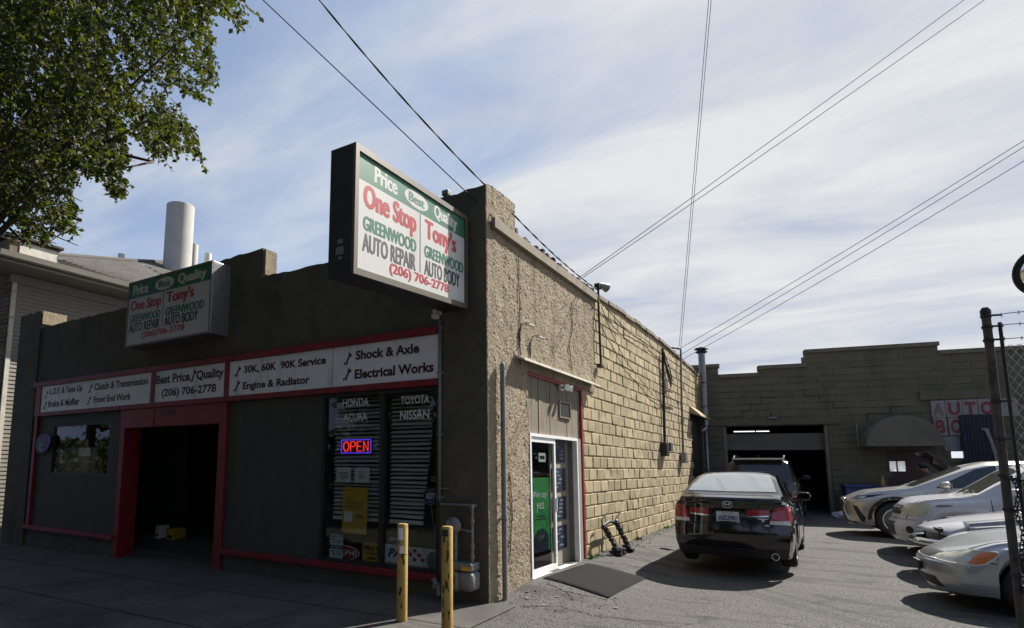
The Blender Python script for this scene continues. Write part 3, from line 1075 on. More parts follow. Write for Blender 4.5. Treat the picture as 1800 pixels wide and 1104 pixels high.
rd = 0.0095
tb.tube(arc(-.18, .1, .05, .068, 0, 360, 20), rd, 6)
tb.tube([(-.095, 0, .03), (-.095, 0, .168)] + arc(-.05, .132, .04, .036, 90, -90, 8) + [(-.09, 0, .096)], rd, 6)
tb.tube([(.1, 0, .168), (.025, 0, .168), (.025, 0, .032), (.1, 0, .032)], rd, 6)
tb.tube([(.03, 0, .1), (.09, 0, .1)], rd, 6)
tb.tube([(.145, 0, .03), (.145, 0, .168), (.225, 0, .032), (.225, 0, .17)], rd, 6)
tb.build('red_tube', M['neonred'], op)

for x0, x1, lb, ln in ((-2.50, -2.23, 'left white paper notice with bold print under the OPEN sign', ((.15, .85, .62), (.2, .8, .48), (.18, .84, .34), (.35, .6, .2))),
                       (-2.16, -1.89, 'right white paper notice with short lines under the OPEN sign', ((.3, .72, .68), (.3, .5, .52), (.3, .72, .40), (.3, .55, .28)))):
    t, b = placard('paper_notice', lb, 'notice', x0, x1, 1.265, 1.48, M['paper'])
    mb = MB()
    for a, c_, v in ln:
        b.rect(mb, a, c_, v, v + .05)
    put(t, [('print', mb, M['ink'])])
t, b = placard('yellow_poster', 'tall yellow financing poster in the left pane of the front window', 'poster', -2.37, -1.92, 0.56, 1.20, M['poster_y'], rot=R(1.5))
mb = MB()
b.text(mb, 'EASY', .12, .42, .72, .79, bold=.0)
b.text(mb, 'CONVENIENT', .12, .88, .62, .69, bold=.0)
b.text(mb, 'FINANCING', .12, .78, .52, .59, bold=.0)
b.rect(mb, .55, .85, .38, .41)
b.rect(mb, .55, .92, .33, .36)
b.rect(mb, .08, .3, .92, .94)
put(t, [('lettering', mb, mat('ink_brown', (.16, .08, .01), .5))])
mb = MB()
b.rect(mb, .08, .42, .24, .46)
put(t, [('white_square', mb, M['paper'])])
t, b = placard('notice_sign', 'blue and white NOTICE AVISO sign in the lower left corner of the front window', 'sign', -2.585, -2.335, 0.20, 0.54, M['paper'], y=0.062)
mb, bb, k = MB(), MB(), MB()
b.rect(bb, 0, 1, .84, 1)
b.rect(bb, 0, 1, .36, .52)
b.text(mb, 'NOTICE', .08, .92, .87, .97, .005, .01)
b.text(mb, 'AVISO', .1, .9, .39, .49, .005, .01)
for v in (.6, .1):
    b.ellipse(k, .17, v + .16, .07, .035)
    b.rect(k, .3, .36, v, v + .16)
    b.ellipse(k, .33, v + .19, .045, .025)
    for i in range(4):
        b.rect(k, .5, .92, v + .03 + i * .045, v + .048 + i * .045)
put(t, [('blue_band', bb, M['blueink']), ('lettering', mb, M['paper']), ('print', k, M['ink'])])
t = thing('oval_sign', 'red oval parts sign with white letters behind the NOTICE sign', 'sign', (-2.33, 0.085, 0.285))
b = Board((-.28, 0, .10), (.28, 0, .10), (-.28, 0, -.10), (.28, 0, -.10))
mb, e, l = MB(), MB(), MB()
b.ellipse(mb, .5, .5, .5, .5)
b.ellipse(e, .5, .5, .47, .44, .004)
b.text(l, 'DELPHI', .1, .9, .32, .68, .007, .02)
put(t, [('border', mb, M['paper']), ('sheet', e, M['signred']), ('lettering', l, M['paper'])])
t, b = placard('camera_sign', "yellow SMILE YOU'RE ON CAMERA sign at the bottom of the front window", 'sign', -1.99, -1.665, 0.195, 0.45, M['poster_y'])
l = MB()
b.text(l, 'SMILE', .08, .66, .62, .86, .004, .03)
b.text(l, "YOU'RE ON", .14, .88, .38, .53, .004, .03)
b.text(l, 'CAMERA', .22, .78, .12, .27, .004, .03)
b.ellipse(l, .82, .74, .09, .11, .004)
put(t, [('lettering', l, M['ink'])])
t, b = placard('parts_banner', 'white PAC parts banner with red check squares along the bottom of the right pane', 'banner', -1.60, -0.72, 0.165, 0.45, M['signwhite'], rot=R(1.0))
l, r_, e = MB(), MB(), MB()
b.text(l, 'PAC', .06, .42, .42, .84, .004, .04, .12)
b.text(l, 'PERFORMANCE AUTOMOTIVE COMPONENTS', .04, .96, .10, .19, .004, .0)
for u, v in ((.44, .66), (.52, .44), (.60, .66), (.52, .84), (.66, .46)):
    b.rect(r_, u, u + .065, v - .08, v + .08, .004)
b.ellipse(e, .87, .5, .11, .40, .006)
put(t, [('lettering', l, M['blueink']), ('check_square', r_, M['signred']), ('filter_picture', e, M['galv'])])
t, b = placard('dark_placard', 'black placard with italic white lettering above the PAC banner', 'placard', -1.60, -1.1, 0.47, 0.68, M['black'], y=0.09)
l = MB()
b.text(l, 'Strat-', .08, .6, .18, .42, .004, .02, .15)
b.rect(l, .08, .5, .62, .635, .004)
put(t, [('lettering', l, M['paper'])])
t = thing('alarm_sign', 'blue octagonal ADT alarm sign on a thin stick in the right pane', 'sign', (-0.87, 0.07, 1.115))
b = Board((-.11, 0, .11), (.11, 0, .11), (-.11, 0, -.11), (.11, 0, -.11))
mb, e, l = MB(), MB(), MB()
oc = lambda r: [(.5 + r * math.cos(R(22.5 + 45 * i)), .5 + r * math.sin(R(22.5 + 45 * i))) for i in range(8)]
b.poly(e, oc(.54), .002)
b.poly(mb, oc(.50), .004)
b.text(l, 'ADT', .18, .84, .34, .70, .008, .04)
b.rect(l, .25, .75, .2, .215, .006)
put(t, [('border', e, M['galv']), ('sheet', mb, M['blueink']), ('lettering', l, M['paper'])])
MB().tube([(0.0, .01, -.1), (.07, .01, -.52)], .006, 6).build('stick', M['galv'], t)
t, b = placard('name_plate', 'small grey plate sticker above the ADT sign', 'sticker', -0.87, -0.725, 1.305, 1.375, M['galv'])
l = MB()
b.text(l, 'SECURED', .1, .9, .3, .7, .003, .02)
put(t, [('lettering', l, M['ink'])])
# left window: banner leaning inside, round sign outside
t, b = placard('garage_banner', 'blue and yellow parts banner inside the small left window', 'banner', -10.64, -9.06, 1.30, 1.85, mat('banner_olive', (.14, .11, .03), .6, var=.5, scale=4), y=0.12)
mb, e, l, w_ = MB(), MB(), MB(), MB()
b.rect(mb, 0, .15, 0, 1)
b.rect(mb, .15, 1, .86, 1)
b.ellipse(e, .17, .62, .10, .24, .005)
b.ellipse(l, .17, .62, .045, .13, .008)
b.rect(w_, .55, .85, .66, .98, .006)
b.rect(w_, .3, .98, .44, .46, .006)
b.rect(w_, .93, .95, .05, .95, .006)
put(t, [('blue_field', mb, M['blueink']), ('pale_roundel', e, mat('cream', (.5, .46, .3), .6)), ('roundel_mark', l, M['blueink']), ('white_patch', w_, M['paper'])])
t = thing('hanging_badge', 'dark blue badge with a pale ring fixed beside the small left window', 'sign', (-11.0, -0.02, 1.95))
b = Board((-.32, 0, .22), (.32, 0, .22), (-.32, 0, -.22), (.32, 0, -.22))
mb, e, l = MB(), MB(), MB()
b.poly(mb, [(0, .35), (.05, .75), (.3, .95), (.75, .98), (1, .8), (1, .5), (.8, .15), (.45, 0), (.12, .05)], .02, .02)
b.ellipse(e, .42, .3, .13, .19, .026, t=.006)
b.ellipse(l, .42, .3, .075, .11, .030, t=.004)
put(t, [('plate', mb, M['blueink']), ('ring', e, M['galv']), ('ring_centre', l, M['blueink'])])

# posters inside the side door
PB = thing('display_panel', 'beige display panel standing behind the open half of the side door', 'panel', (-0.13, 2.78, -0.11))
MB().box(-.02, 0, -.42, .40, 0, 2.05).build('panel', M['beige'], PB)
for i, (zz, lb) in enumerate(((1.58, 'topmost'), (1.13, 'second from the top'), (0.68, 'third from the top'), (0.23, 'lowest'))):
    t = thing('car_poster', 'dark blue car poster on the beige panel, %s of the four' % lb, 'poster', (-0.122, 2.70, zz), group='dark car posters on the display panel')
    MB().box(-.004, .004, -.30, .30, 0, .36).build('sheet', M['navy'], t)
    mb = MB()
    for k in range(5):
        y_ = random.uniform(-.26, .05)
        z_ = .05 + k * .06
        mb.prism([(y_, z_), (y_ + .03, z_ + .022), (y_ + .1, z_ + .032), (y_ + .17, z_ + .02), (y_ + .2, z_)], lambda a, b_, d: (d, a, b_), .004, .006)
    mb.build('car_picture', mat('poster_pale', (.13, .15, .2), .5, var=.3), t)
t = thing('green_poster', "tall green 'We say yes' poster standing behind the sliding door glass", 'poster', (-0.04, 1.75, 0.30))
MB().box(-.01, 0, -.38, .36, 0, 1.05).build('sheet', M['postergreen'], t)
b = Board((0.001, -.38, 1.05), (0.001, .36, 1.05), (0.001, -.38, 0), (0.001, .36, 0))
l, k, w_ = MB(), MB(), MB()
b.text(l, 'We say', .10, .82, .70, .82, .003, .0)
b.text(l, 'yes', .28, .66, .53, .66, .003, .0)
b.rect(k, .3, .7, .47, .485)
b.rect(k, .2, .8, .43, .445)
b.poly(k, [(.14, 0), (.86, 0)] + [(.5 + .36 * math.cos(R(a)), .14 + .17 * math.sin(R(a))) for a in range(0, 181, 12)], .003)
b.text(w_, 'snap', .33, .66, .16, .22, .006, .03)
put(t, [('lettering', l, M['paper']), ('dark_mark', k, M['navy']), ('small_lettering', w_, M['galv'])])
t = thing('hours_card', 'white opening hours card at the top of the sliding door glass', 'card', (-0.03, 1.80, 1.58))
MB().box(-.004, 0, -.12, .14, 0, .13).build('sheet', M['paper'], t)
MB().box(0.0, .002, -.08, .1, .04, .09).build('print', M['ink'], t)

# ------------------------------------------------------------------ bollards, gas meter, pipes
def bollard(x, y, h, label, extra):
    z = gz(x, y)
    t = thing('bollard', label, 'bollard', (x, y, z), group='yellow bollards at the building corner')
    mb = MB()
    mb.lathe([(.058, -.3), (.058, h - .012), (.05, h)], 24)
    mb.build('post', M['yellow'], t, smooth=True, angle=40)
    rnd = random.Random(int(x * 100))
    sc = MB()
    for i in range(extra[0]):
        a = R(rnd.uniform(-110, -40))
        zz = rnd.uniform(.15, h - .12)
        hh = rnd.uniform(.012, .05)
        dw = rnd.uniform(.05, .22)
        sc.add([(.0592 * math.cos(a + s * dw), .0592 * math.sin(a + s * dw), zz + e * hh + rnd.uniform(-.01, .01)) for s, e in ((-1, -1), (0, -1.2), (1, -.7), (1, .6), (0, 1), (-1, .9))],
               [(0, 1, 4, 5), (1, 2, 3, 4)])
    sc.build('black_scuff', M['black'], t)
    for a0, a1, z0, z1, m, nm in extra[1]:
        mb = MB()
        n = 6
        for i in range(n):
            b0, b1 = R(a0 + (a1 - a0) * i / n), R(a0 + (a1 - a0) * (i + 1) / n)
            mb.quad(*[(.0598 * math.cos(b_), .0598 * math.sin(b_), zz) for b_, zz in ((b0, z0), (b1, z0), (b1, z1), (b0, z1))])
        mb.build(nm, m, t, smooth=True)
    MB().lathe([(.09, -.02), (.085, .012), (.06, .018)], 20).build('base_collar', M['concrete'], t)
    return t


bollard(-0.42, -1.20, 1.03, 'yellow bollard with white stickers near its top', (9, [(-105, -50, .86, .99, M['paper'], 'sticker'), (-88, -42, .72, .80, M['paper'], 'sticker'), (-180, 0, .705, .712, M['black'], 'band')]))
bollard(0.155, -1.22, 1.03, 'yellow bollard with black scuffed top standing in front of the gas meter', (14, [(-130, -50, .93, 1.0, M['black'], 'black_patch')]))
t = MB().tube([(-.42, -1.2, gz(-.42, -1.2) + 1.01), (-.1, -1.21, gz(-.42, -1.2) + .995), (.155, -1.22, gz(.1, -1.2) + 1.0)], .0025, 5).build('thin_wire', M['cable'])
tag(t, 'thin wire strung between the tops of the two yellow bollards', 'wire')

gm = thing('gas_meter', 'grey gas meter with pipes standing at the front pilaster', 'gas meter', (-0.28, -0.22, gz(-.28, -.22)))
zb = -gm.location.z
mb = MB()
mb.tube([(-.36, 0.16, 1.03 + zb), (0.16, 0.16, 1.035 + zb)], .017, 10)
mb.tube([(.13, .1, 1.03 + zb), (.13, .1, .36 + zb)], .018, 10)
mb.tube([(.13, .18, 1.03 + zb), (.13, .06, 1.03 + zb)], .024, 10)
mb.tube([(.13, .1, .72 + zb), (-.1, .1, .75 + zb)], .018, 8)
mb.tube([(-.1, .1, .75 + zb), (-.1, .1, .36 + zb)], .022, 10)
mb.build('pipe', M['galv'], gm, smooth=True, angle=50)
for p in ((.13, .1, .85), (.13, .1, .55), (.13, .1, .43), (-.1, .1, .55), (-.1, .1, .45), (.13, .1, 1.03)):
    MB().tube([(p[0], p[1], p[2] - .022 + zb), (p[0], p[1], p[2] + .022 + zb)], .027, 8).build('fitting', M['galv'], gm)
mb = MB().lathe([(.0, -.05), (.07, -.045), (.105, -.012), (.105, .012), (.07, .045), (0, .05)], 20, Matrix.Translation((-.13, .1, .78 + zb)) @ Matrix.Rotation(R(90), 4, 'X'))
mb.build('regulator', M['galv'], gm, smooth=True, angle=40)
mb = MB().bbox(-.17, .19, -.04, .2, .27 + zb, .37 + zb, .02)
mb.build('meter_head', M['galv'], gm)
MB().box(.06, .17, -.044, -.04, .285 + zb, .325 + zb).build('yellow_tag', M['poster_y'], gm)
mb = MB().bbox(-.19, .03, -.07, .2, .02 + zb, .268 + zb, .06).bbox(.0, .2, -.05, .2, .04 + zb, .268 + zb, .05)
mb.build('meter_body', M['greypaint'], gm, smooth=True, angle=50)
MB().box(-.12, -.02, -.076, -.071, .12 + zb, .22 + zb).build('index_window', M['black'], gm)
vv = MB().tube([(-.42, .1, .1 + zb), (-.3, .02, .07 + zb)], .03, 8).tube([(-.37, .06, .02 + zb), (-.37, .06, .14 + zb)], .035, 8).tube([(-.3, .02, -.05 + zb), (-.3, .02, .07 + zb)], .025, 8)
vv.build('valve', M['galv'], gm)

dp = thing('downpipe', 'thin grey pipe running down the front wall beside the window', 'pipe', (-0.665, -0.04, 1.0))
MB().tube([(0, 0, 2.42), (0, 0, 0.06)], .022, 10).build('pipe', M['greypaint'], dp, smooth=True)
mb = MB()
for zz in (.1, .9, 1.7, 2.3):
    mb.box(-.04, .04, -.008, .04, zz, zz + .03)
mb.box(.02, .14, -.01, .04, .22, .235)
mb.build('clip', M['greypaint'], dp)

sc = thing('security_camera', 'small white security camera under the projecting sign', 'camera', (-0.66, -0.05, 3.50))
MB().bbox(-.03, .03, -.14, .0, -.02, .03, .008).bbox(-.035, .035, -.16, -.06, -.09, -.03, .01).build('camera_body', M['whitewood'], sc)
MB().tube([(0, 0, .06), (0, -.02, -.03)], .015, 8).build('bracket', M['galv'], sc)

cp_ = thing('corner_pipe', 'tall grey steel pipe standing against the rough corner of the side wall', 'pipe', (0.085, 0.27, gz(.1, .27)))
MB().tube([(0, 0, -.1), (0, 0, 2.90)], .033, 12).build('pipe', M['greypaint'], cp_, smooth=True, angle=50)
MB().lathe([(.037, 2.84), (.037, 2.90), (.025, 2.93), (0, 2.935)], 12).build('cap', M['galv'], cp_, smooth=True, angle=40)
MB().box(-.085, .04, -.012, .012, .95, .975).build('clip', M['galv'], cp_)

for (x, y, z, lb) in ((0.02, 1.043, 3.50, 'white bullet camera on the rough side wall, upper of the two above the door'), (0.02, 1.42, 3.39, 'white bullet camera on the rough side wall, lower of the two above the door')):
    t = thing('wall_camera', lb, 'camera', (x, y, z), group='bullet cameras on the side wall')
    MB().tube([(0, 0, 0), (.07, 0, .01), (.10, .02, -.01)], .009, 6).build('bracket', M['whitewood'], t)
    MB().tube([(.06, .0, -.01), (.12, .13, -.03)], .024, 8).build('camera_body', M['whitewood'], t)
    MB().tube([(0.012, 0, 0), (.012, -.14, -.16), (.012, -.10, -.32), (.012, -.22, -.42)], .005, 5).build('cable', M['cable'], t)
fl = thing('flood_light', 'white twin flood light on the grey planks above the side door', 'light fixture', (-0.01, 2.54, 2.76))
MB().bbox(0, .05, -.06, .06, -.05, .05, .01).build('mount', M['whitepaint'], fl)
for s in (-1, 1):
    MB().tube([(.04, s * .03, 0), (.10, s * .07, -.01), (.17, s * .11, -.02)], .03, 10, radii=[.018, .03, .055]).build('lamp_head', M['whitepaint'], fl, smooth=True, angle=50)
MB().tube([(.01, 0, .02), (.01, -.2, .02), (.01, -.3, .05)], .006, 5).build('cable', M['cable'], fl)
vt = thing('door_vent', 'dark square vent in the grey planks above the side door', 'vent', (-0.012, 2.47, 2.28))
frame(MB(), 0, .5, 0, .27, -.0, .02, .02)
mb = MB().box(0.0, .012, 0.02, .48, .02, .25)
mb.build('opening', M['black'], vt)
mb = MB().box(0, .025, 0, .5, 0, .02).box(0, .025, 0, .5, .25, .27).box(0, .025, 0, .02, .02, .25).box(0, .025, .48, .5, .02, .25)
mb.build('frame', M['greywood'], vt)

rl = thing('roof_light', 'flood light and conduit on the edge of the side wall roof', 'light fixture', (0.06, 4.5, 4.74))
MB().tube([(0, 0, .1), (0, -.02, -.2), (.02, -.05, -1.34)], .022, 8).build('conduit', M['darkmetal'], rl)
MB().bbox(-.03, .05, -.12, .04, -1.40, -1.33, .01).build('junction_box', M['darkmetal'], rl)
MB().tube([(0, 0, .05), (0, .02, .22)], .02, 8).bbox(-.06, .04, -.06, .08, .12, .22, .01).build('bracket', M['darkmetal'], rl)
MB().tube([(0, .02, .22), (.05, .10, .20), (.11, .20, .17)], .05, 12, radii=[.035, .06, .09]).build('lamp_head', M['galv'], rl, smooth=True, angle=50)

cd = thing('wall_conduit', 'black electric conduit with switch box running down the block wall', 'conduit', (0.06, 9.75, 0))
MB().tube([(0, 0.1, 4.6), (0, .1, 4.45), (0, -.15, 2.1)], .035, 8).build('conduit', M['darkmetal'], cd)
MB().bbox(-.05, .10, -.42, -.12, 1.80, 2.14, .012).build('switch_box', M['darkmetal'], cd)
MB().bbox(.0, .14, -.08, .16, 1.93, 2.15, .012).build('meter_box', M['galv'], cd)
MB().tube([(0, 0, 3.45), (.1, .1, 3.48), (.1, .55, 3.48)], .018, 6).tube([(0, 0, 3.30), (.05, .1, 3.32), (.05, 1.5, 3.34), (.05, 1.55, 3.26)], .018, 6).build('branch_pipe', M['darkmetal'], cd)
mb = MB()
for i in range(6):
    y0_ = random.uniform(-.1, .2)
    mb.tube([(.03, y0_, 4.5), (.08, y0_ + .3, 4.2 - .08 * i), (.03, y0_ + .6, 4.3 - .1 * i), (.03, y0_ + .9, 3.9 - .05 * i)], .012, 5)
mb.build('loose_cable', M['cable'], cd)
c2 = thing('roof_conduit', 'grey service pipe bending over the roof edge down the block wall', 'conduit', (0.07, 12.0, 0))
MB().tube([(-.35, -.15, 4.98), (-.02, .1, 4.98), (0.03, .1, 4.93), (0, .0, 3.4), (0, -.15, 1.95)], .032, 8).build('pipe', M['greypaint'], c2, smooth=True)
MB().bbox(-.04, .09, -.32, -.04, 1.65, 1.95, .012).build('meter_box', M['galv'], c2)
vs_ = thing('exhaust_stack', 'galvanised exhaust stack with rain cap in the corner of the two walls', 'flue', (0.17, 15.25, 0))
MB().tube([(0, 0, 2.9), (0, 0, 5.3)], .105, 16).build('flue', M['galv'], vs_, smooth=True, angle=40)
mb = MB()
for zz in (3.5, 4.3):
    mb.lathe([(.112, zz), (.112, zz + .03)], 16)
mb.lathe([(.11, 5.3), (.19, 5.34), (.19, 5.36), (.13, 5.40)], 16).lathe([(.13, 5.42), (.22, 5.44), (.2, 5.48), (0, 5.54)], 16)
mb.build('rain_cap', M['darkmetal'], vs_, smooth=True, angle=40)
MB().tube([(0, 0, 2.95), (0, -.02, 2.8), (-.12, -.2, 2.7)], .075, 12).tube([(0, .02, 2.75), (0, .02, .1)], .05, 10).build('elbow', M['galv'], vs_, smooth=True)

# rubber mat and the leaning black bracket
mt = MB()
cs = [(0.13, 1.36), (0.20, 3.02), (1.13, 2.84), (1.09, 1.10)]
n = 14
g_ = [[None] * (n + 1) for _ in range(n + 1)]
for i in range(n + 1):
    for j in range(n + 1):
        u, v = i / n, j / n
        p = Vector(cs[0]).lerp(Vector(cs[3]), u).lerp(Vector(cs[1]).lerp(Vector(cs[2]), u), v)
        g_[i][j] = len(mt.v)
        edge = 0.006 if 0 < i < n and 0 < j < n else 0
        mt.v.append(Vector((p.x, p.y, gz(p.x, p.y) + 0.009 + edge * .4 + 0.004 * noise.noise(Vector((p.x * 3, p.y * 3, 2))))))
for i in range(n):
    for j in range(n):
        mt.f.append((g_[i][j], g_[i + 1][j], g_[i + 1][j + 1], g_[i][j + 1]))
o = mt.build('door_mat', M['matt'], smooth=True)
sol = o.modifiers.new('thickness', 'SOLIDIFY')
sol.thickness = 0.007
tag(o, 'dark grey rubber mat lying on the asphalt outside the side door', 'mat')

bk = thing('metal_bracket', 'black folded metal carrier frame leaning against the block wall beside the door', 'frame', (0.12, 4.0, 0.0))
L1 = [Vector((.02, .05, .50)), Vector((.10, .18, .30)), Vector((.22, .22, .06))]
L2 = [Vector((.02, .78, .52)), Vector((.14, .78, .30)), Vector((.26, .74, .06))]
for LL, r_ in ((L1, .034), (L2, .036)):
    mb = MB().tube(LL, r_, 8)
    for k_ in (0, 1):
        a_, b_ = LL[k_], LL[k_ + 1]
        mb.tube([a_.lerp(b_, .1) + Vector((.035, .015, .02)), a_.lerp(b_, .85) + Vector((.035, .015, .02))], .016, 6)
        for f_ in (.15, .5, .85):
            c_ = a_.lerp(b_, f_)
            mb.bbox(c_.x - .035, c_.x + .05, c_.y - .042, c_.y + .042, c_.z - .026, c_.z + .026, .01)
    mb.build('arm', M['black'], bk)
MB().tube([L1[0], Vector((.03, .4, .55)), L2[0]], .026, 8).build('crossbar', M['black'], bk)
MB().tube([L1[1] + Vector((.03, -.015, 0)), L1[2] + Vector((.02, -.01, .06))], .024, 6).build('pale_plate', M['whitepaint'], bk)
MB().tube([L2[0] + Vector((.02, -.04, .02)), L2[0] + Vector((.03, .07, .01))], .03, 8).build('pale_joint', M['galv'], bk)
MB().tube([L1[0], Vector((.0, .06, .60)), Vector((.02, .24, .68)), Vector((.03, .3, .70))], .014, 6).build('hook', M['rubber'], bk)
MB().tube([L2[0], Vector((.02, .9, .6)), Vector((.03, 1.15, .68))], .014, 6).build('hook', M['rubber'], bk)
rf_ = random.Random(5)
for cy_ in (.22, .76):
    mb = MB()
    for k_ in range(9):
        x_, y_, z_ = .24 + rf_.uniform(-.09, .09), cy_ + rf_.uniform(-.1, .1), rf_.uniform(.03, .12)
        w_ = rf_.uniform(.02, .05)
        mb.bbox(x_ - w_, x_ + w_, y_ - w_ * 1.2, y_ + w_ * 1.2, z_ - w_ * .6, z_ + w_ * .6, .008)
    mb.tube([(.16, cy_ - .1, .03), (.32, cy_ + .1, .04)], .024, 8)
    mb.build('foot_clamp', M['rubber'], bk)
MB().bbox(.12, .22, .3, .7, .0, .05, .02).build('base_bar', M['black'], bk)
wd = MB()
for i in range(60):
    a = random.uniform(0, 6.28)
    c_ = Vector((0.09 + random.uniform(-.05, .05), 3.62 + random.uniform(-.1, .14), 0.0))
    l = random.uniform(.04, .12)
    d = Vector((math.cos(a), math.sin(a), random.uniform(.4, 1.2))).normalized() * l
    s = Vector((-d.y, d.x, 0)) * .25
    wd.add([c_, c_ + d * .5 + s, c_ + d, c_ + d * .5 - s], [(0, 1, 2, 3)])
tag(wd.build('weed', mat('weed_green', (.10, .16, .03), .7, var=.3)), 'small green weed growing at the foot of the block wall by the door', 'plant')

# things inside the dark garage
for nm, lb, cat, p, s, m in (('oil_box', 'yellow cardboard box on the dark garage floor', 'box', (-7.93, 1.30, -.11), (.26, .3, .30), M['poster_y']),
                             ('carton', 'pale printed carton beside the yellow box in the garage', 'carton', (-8.33, 1.25, -.11), (.15, .24, .34), M['paper']),
                             ('tool_chest', 'low dark tool chest at the back of the garage', 'chest', (-8.0, 3.4, -.11), (1.0, .5, .9), mat('chest_blue', (.03, .035, .07), .5))):
    t = thing(nm, lb, cat, p)
    MB().bbox(-s[0] / 2, s[0] / 2, -s[1] / 2, s[1] / 2, 0, s[2], .012).build('body', m, t)
    mb = MB()
    if nm == 'tool_chest':
        for k in range(3):
            mb.bbox(-.45, .45, -s[1] / 2 - .015, -s[1] / 2 - .001, .08 + k * .27, .3 + k * .27, .006)
        mb.build('drawer', M['darkmetal'], t)
    else:
        mb.box(-s[0] / 2 + .05, s[0] / 2 - .05, -s[1] / 2 - .003, -s[1] / 2 - .001, s[2] * .35, s[2] * .55)
        mb.build('print', M['ink'], t)

t = thing('storage_rack', 'dim steel rack stacked with cartons inside the dark garage', 'shelf', (-7.0, 3.0, -.11))
for x_ in (-.6, .6):
    for y_ in (-.2, .2):
        MB().box(x_ - .02, x_ + .02, y_ - .02, y_ + .02, 0, 1.9).build('upright', M['galv'], t)
for k_ in range(4):
    MB().box(-.62, .62, -.22, .22, .15 + k_ * .52, .18 + k_ * .52).build('shelf', M['galv'], t)
for k_ in range(7):
    z_ = .181 + (k_ % 3) * .52
    x_ = -.38 + (k_ // 3) * .38
    o = thing('stock_carton', 'pale carton on the %s shelf of the garage rack, %s' % (('bottom', 'second', 'third')[k_ % 3], ('left', 'middle', 'right')[k_ // 3]), 'carton', (-7.0 + x_, 2.95, -.11 + z_), 0, 'cartons on the garage rack')
    MB().bbox(-.15, .15, -.15, .15, 0, random.uniform(.22, .36), .008).build('body', mat('carton_tan', (.30, .22, .13), .8, var=.2), o)
    MB().box(-.1, .06, -.154, -.151, .06, .16).build('label_print', M['paper'], o)
for k_ in range(4):
    o = thing('spare_tyre', 'worn black tyre in the stack at the right of the garage, %s' % ('at the bottom', 'second from the bottom', 'third from the bottom', 'on top')[k_], 'tyre', (-5.75, 1.5, -.11 + k_ * .215), 0, 'stacked tyres in the garage')
    MB().lathe([(.19, .02), (.21, 0), (.29, 0), (.32, .04), (.32, .17), (.29, .21), (.21, .21), (.19, .19)], 28).build('tread', M['rubber'], o, smooth=True, angle=40)
    MB().lathe([(.19, .03), (.17, .05), (.17, .16), (.19, .18)], 28).build('bead', M['darkmetal'], o, smooth=True)
# debris and weeds along the foot of the block wall
rg = random.Random(21)
gv = MB()
for i in range(1500):
    if rg.random() < .9:
        y_ = rg.uniform(3.6, 15)
        x_ = .03 + abs(rg.gauss(0, .13))
    else:
        x_, y_ = rg.uniform(.2, 1.3), rg.uniform(.1, 1.3)
    s_ = rg.uniform(.006, .02) * (1 if rg.random() < .9 else 2)
    z_ = gz(x_, y_) + s_ * .3
    p_ = [Vector((x_ + s_ * rg.uniform(.6, 1.2) * math.cos(a), y_ + s_ * rg.uniform(.6, 1.2) * math.sin(a), z_)) for a in (0, 1.5, 3.1, 4.6)]
    gv.add(p_ + [Vector((x_, y_, z_ + s_ * rg.uniform(.3, .8)))], [(0, 1, 4), (1, 2, 4), (2, 3, 4), (3, 0, 4)])
tag(gv.build('loose_gravel', mat('gravel', (.16, .145, .12), .9, var=.4, tintrand=.5)), 'loose gravel and grit lying along the foot of the block wall', 'gravel', kind='stuff')
for k_, (x_, y_, n_, lb) in enumerate(((.07, 6.6, 40, 'low green weed at the wall foot, nearest to the metal carrier frame'), (.08, 9.3, 50, 'low green weed at the wall foot below the black conduit box'))):
    wd = MB()
    for i in range(n_):
        a = rg.uniform(0, 6.28)
        c_ = Vector((x_ + rg.uniform(-.04, .06), y_ + rg.uniform(-.1, .1), gz(x_, y_)))
        d = Vector((math.cos(a), math.sin(a), rg.uniform(.4, 1.3))).normalized() * rg.uniform(.04, .11)
        s = Vector((-d.y, d.x, 0)) * .25
        wd.add([c_, c_ + d * .5 + s, c_ + d, c_ + d * .5 - s], [(0, 1, 2, 3)])
    tag(wd.build('weed', mat('weed_green', (.10, .16, .03))), lb, 'plant', 'weeds along the block wall')
t = tag(MB().tube([(.075, 4.62, 4.55), (.06, 5.2, 4.2), (.055, 6.2, 3.75), (.05, 7.4, 3.5), (.05, 8.6, 3.25), (.06, 9.7, 3.15)], .007, 5).build('slack_cable', M['cable']), 'thin slack cable running diagonally across the upper block wall', 'cable')
t = tag(MB().tube([(.07, 4.66, 4.62), (.06, 6.2, 4.45), (.055, 8.0, 4.52), (.06, 9.75, 4.42)], .008, 5).build('slack_cable', M['cable']), 'thin cable sagging just below the capping of the block wall', 'cable')
# ------------------------------------------------------------------ rear building
AR = R(9.5)
RB = thing('rear_workshop', 'olive block workshop with stepped parapet and garage doorway closing the lot', 'building', (0, 15.94, 0), AR)


def rw(u, v, z):
    return Vector((u * math.cos(AR) - v * math.sin(AR), 15.94 + u * math.sin(AR) + v * math.cos(AR), z))


def rpart(mb, name, m, parent=RB, **k):
    return mb.build(name, m, parent, **k)


def rtop(u):
    for a, b_, z in ((-.6, .55, 5.03), (.55, 1.73, 4.66), (1.73, 3.08, 4.89), (3.08, 6.5, 5.34)):
        if u < b_:
            return z
    return 5.07


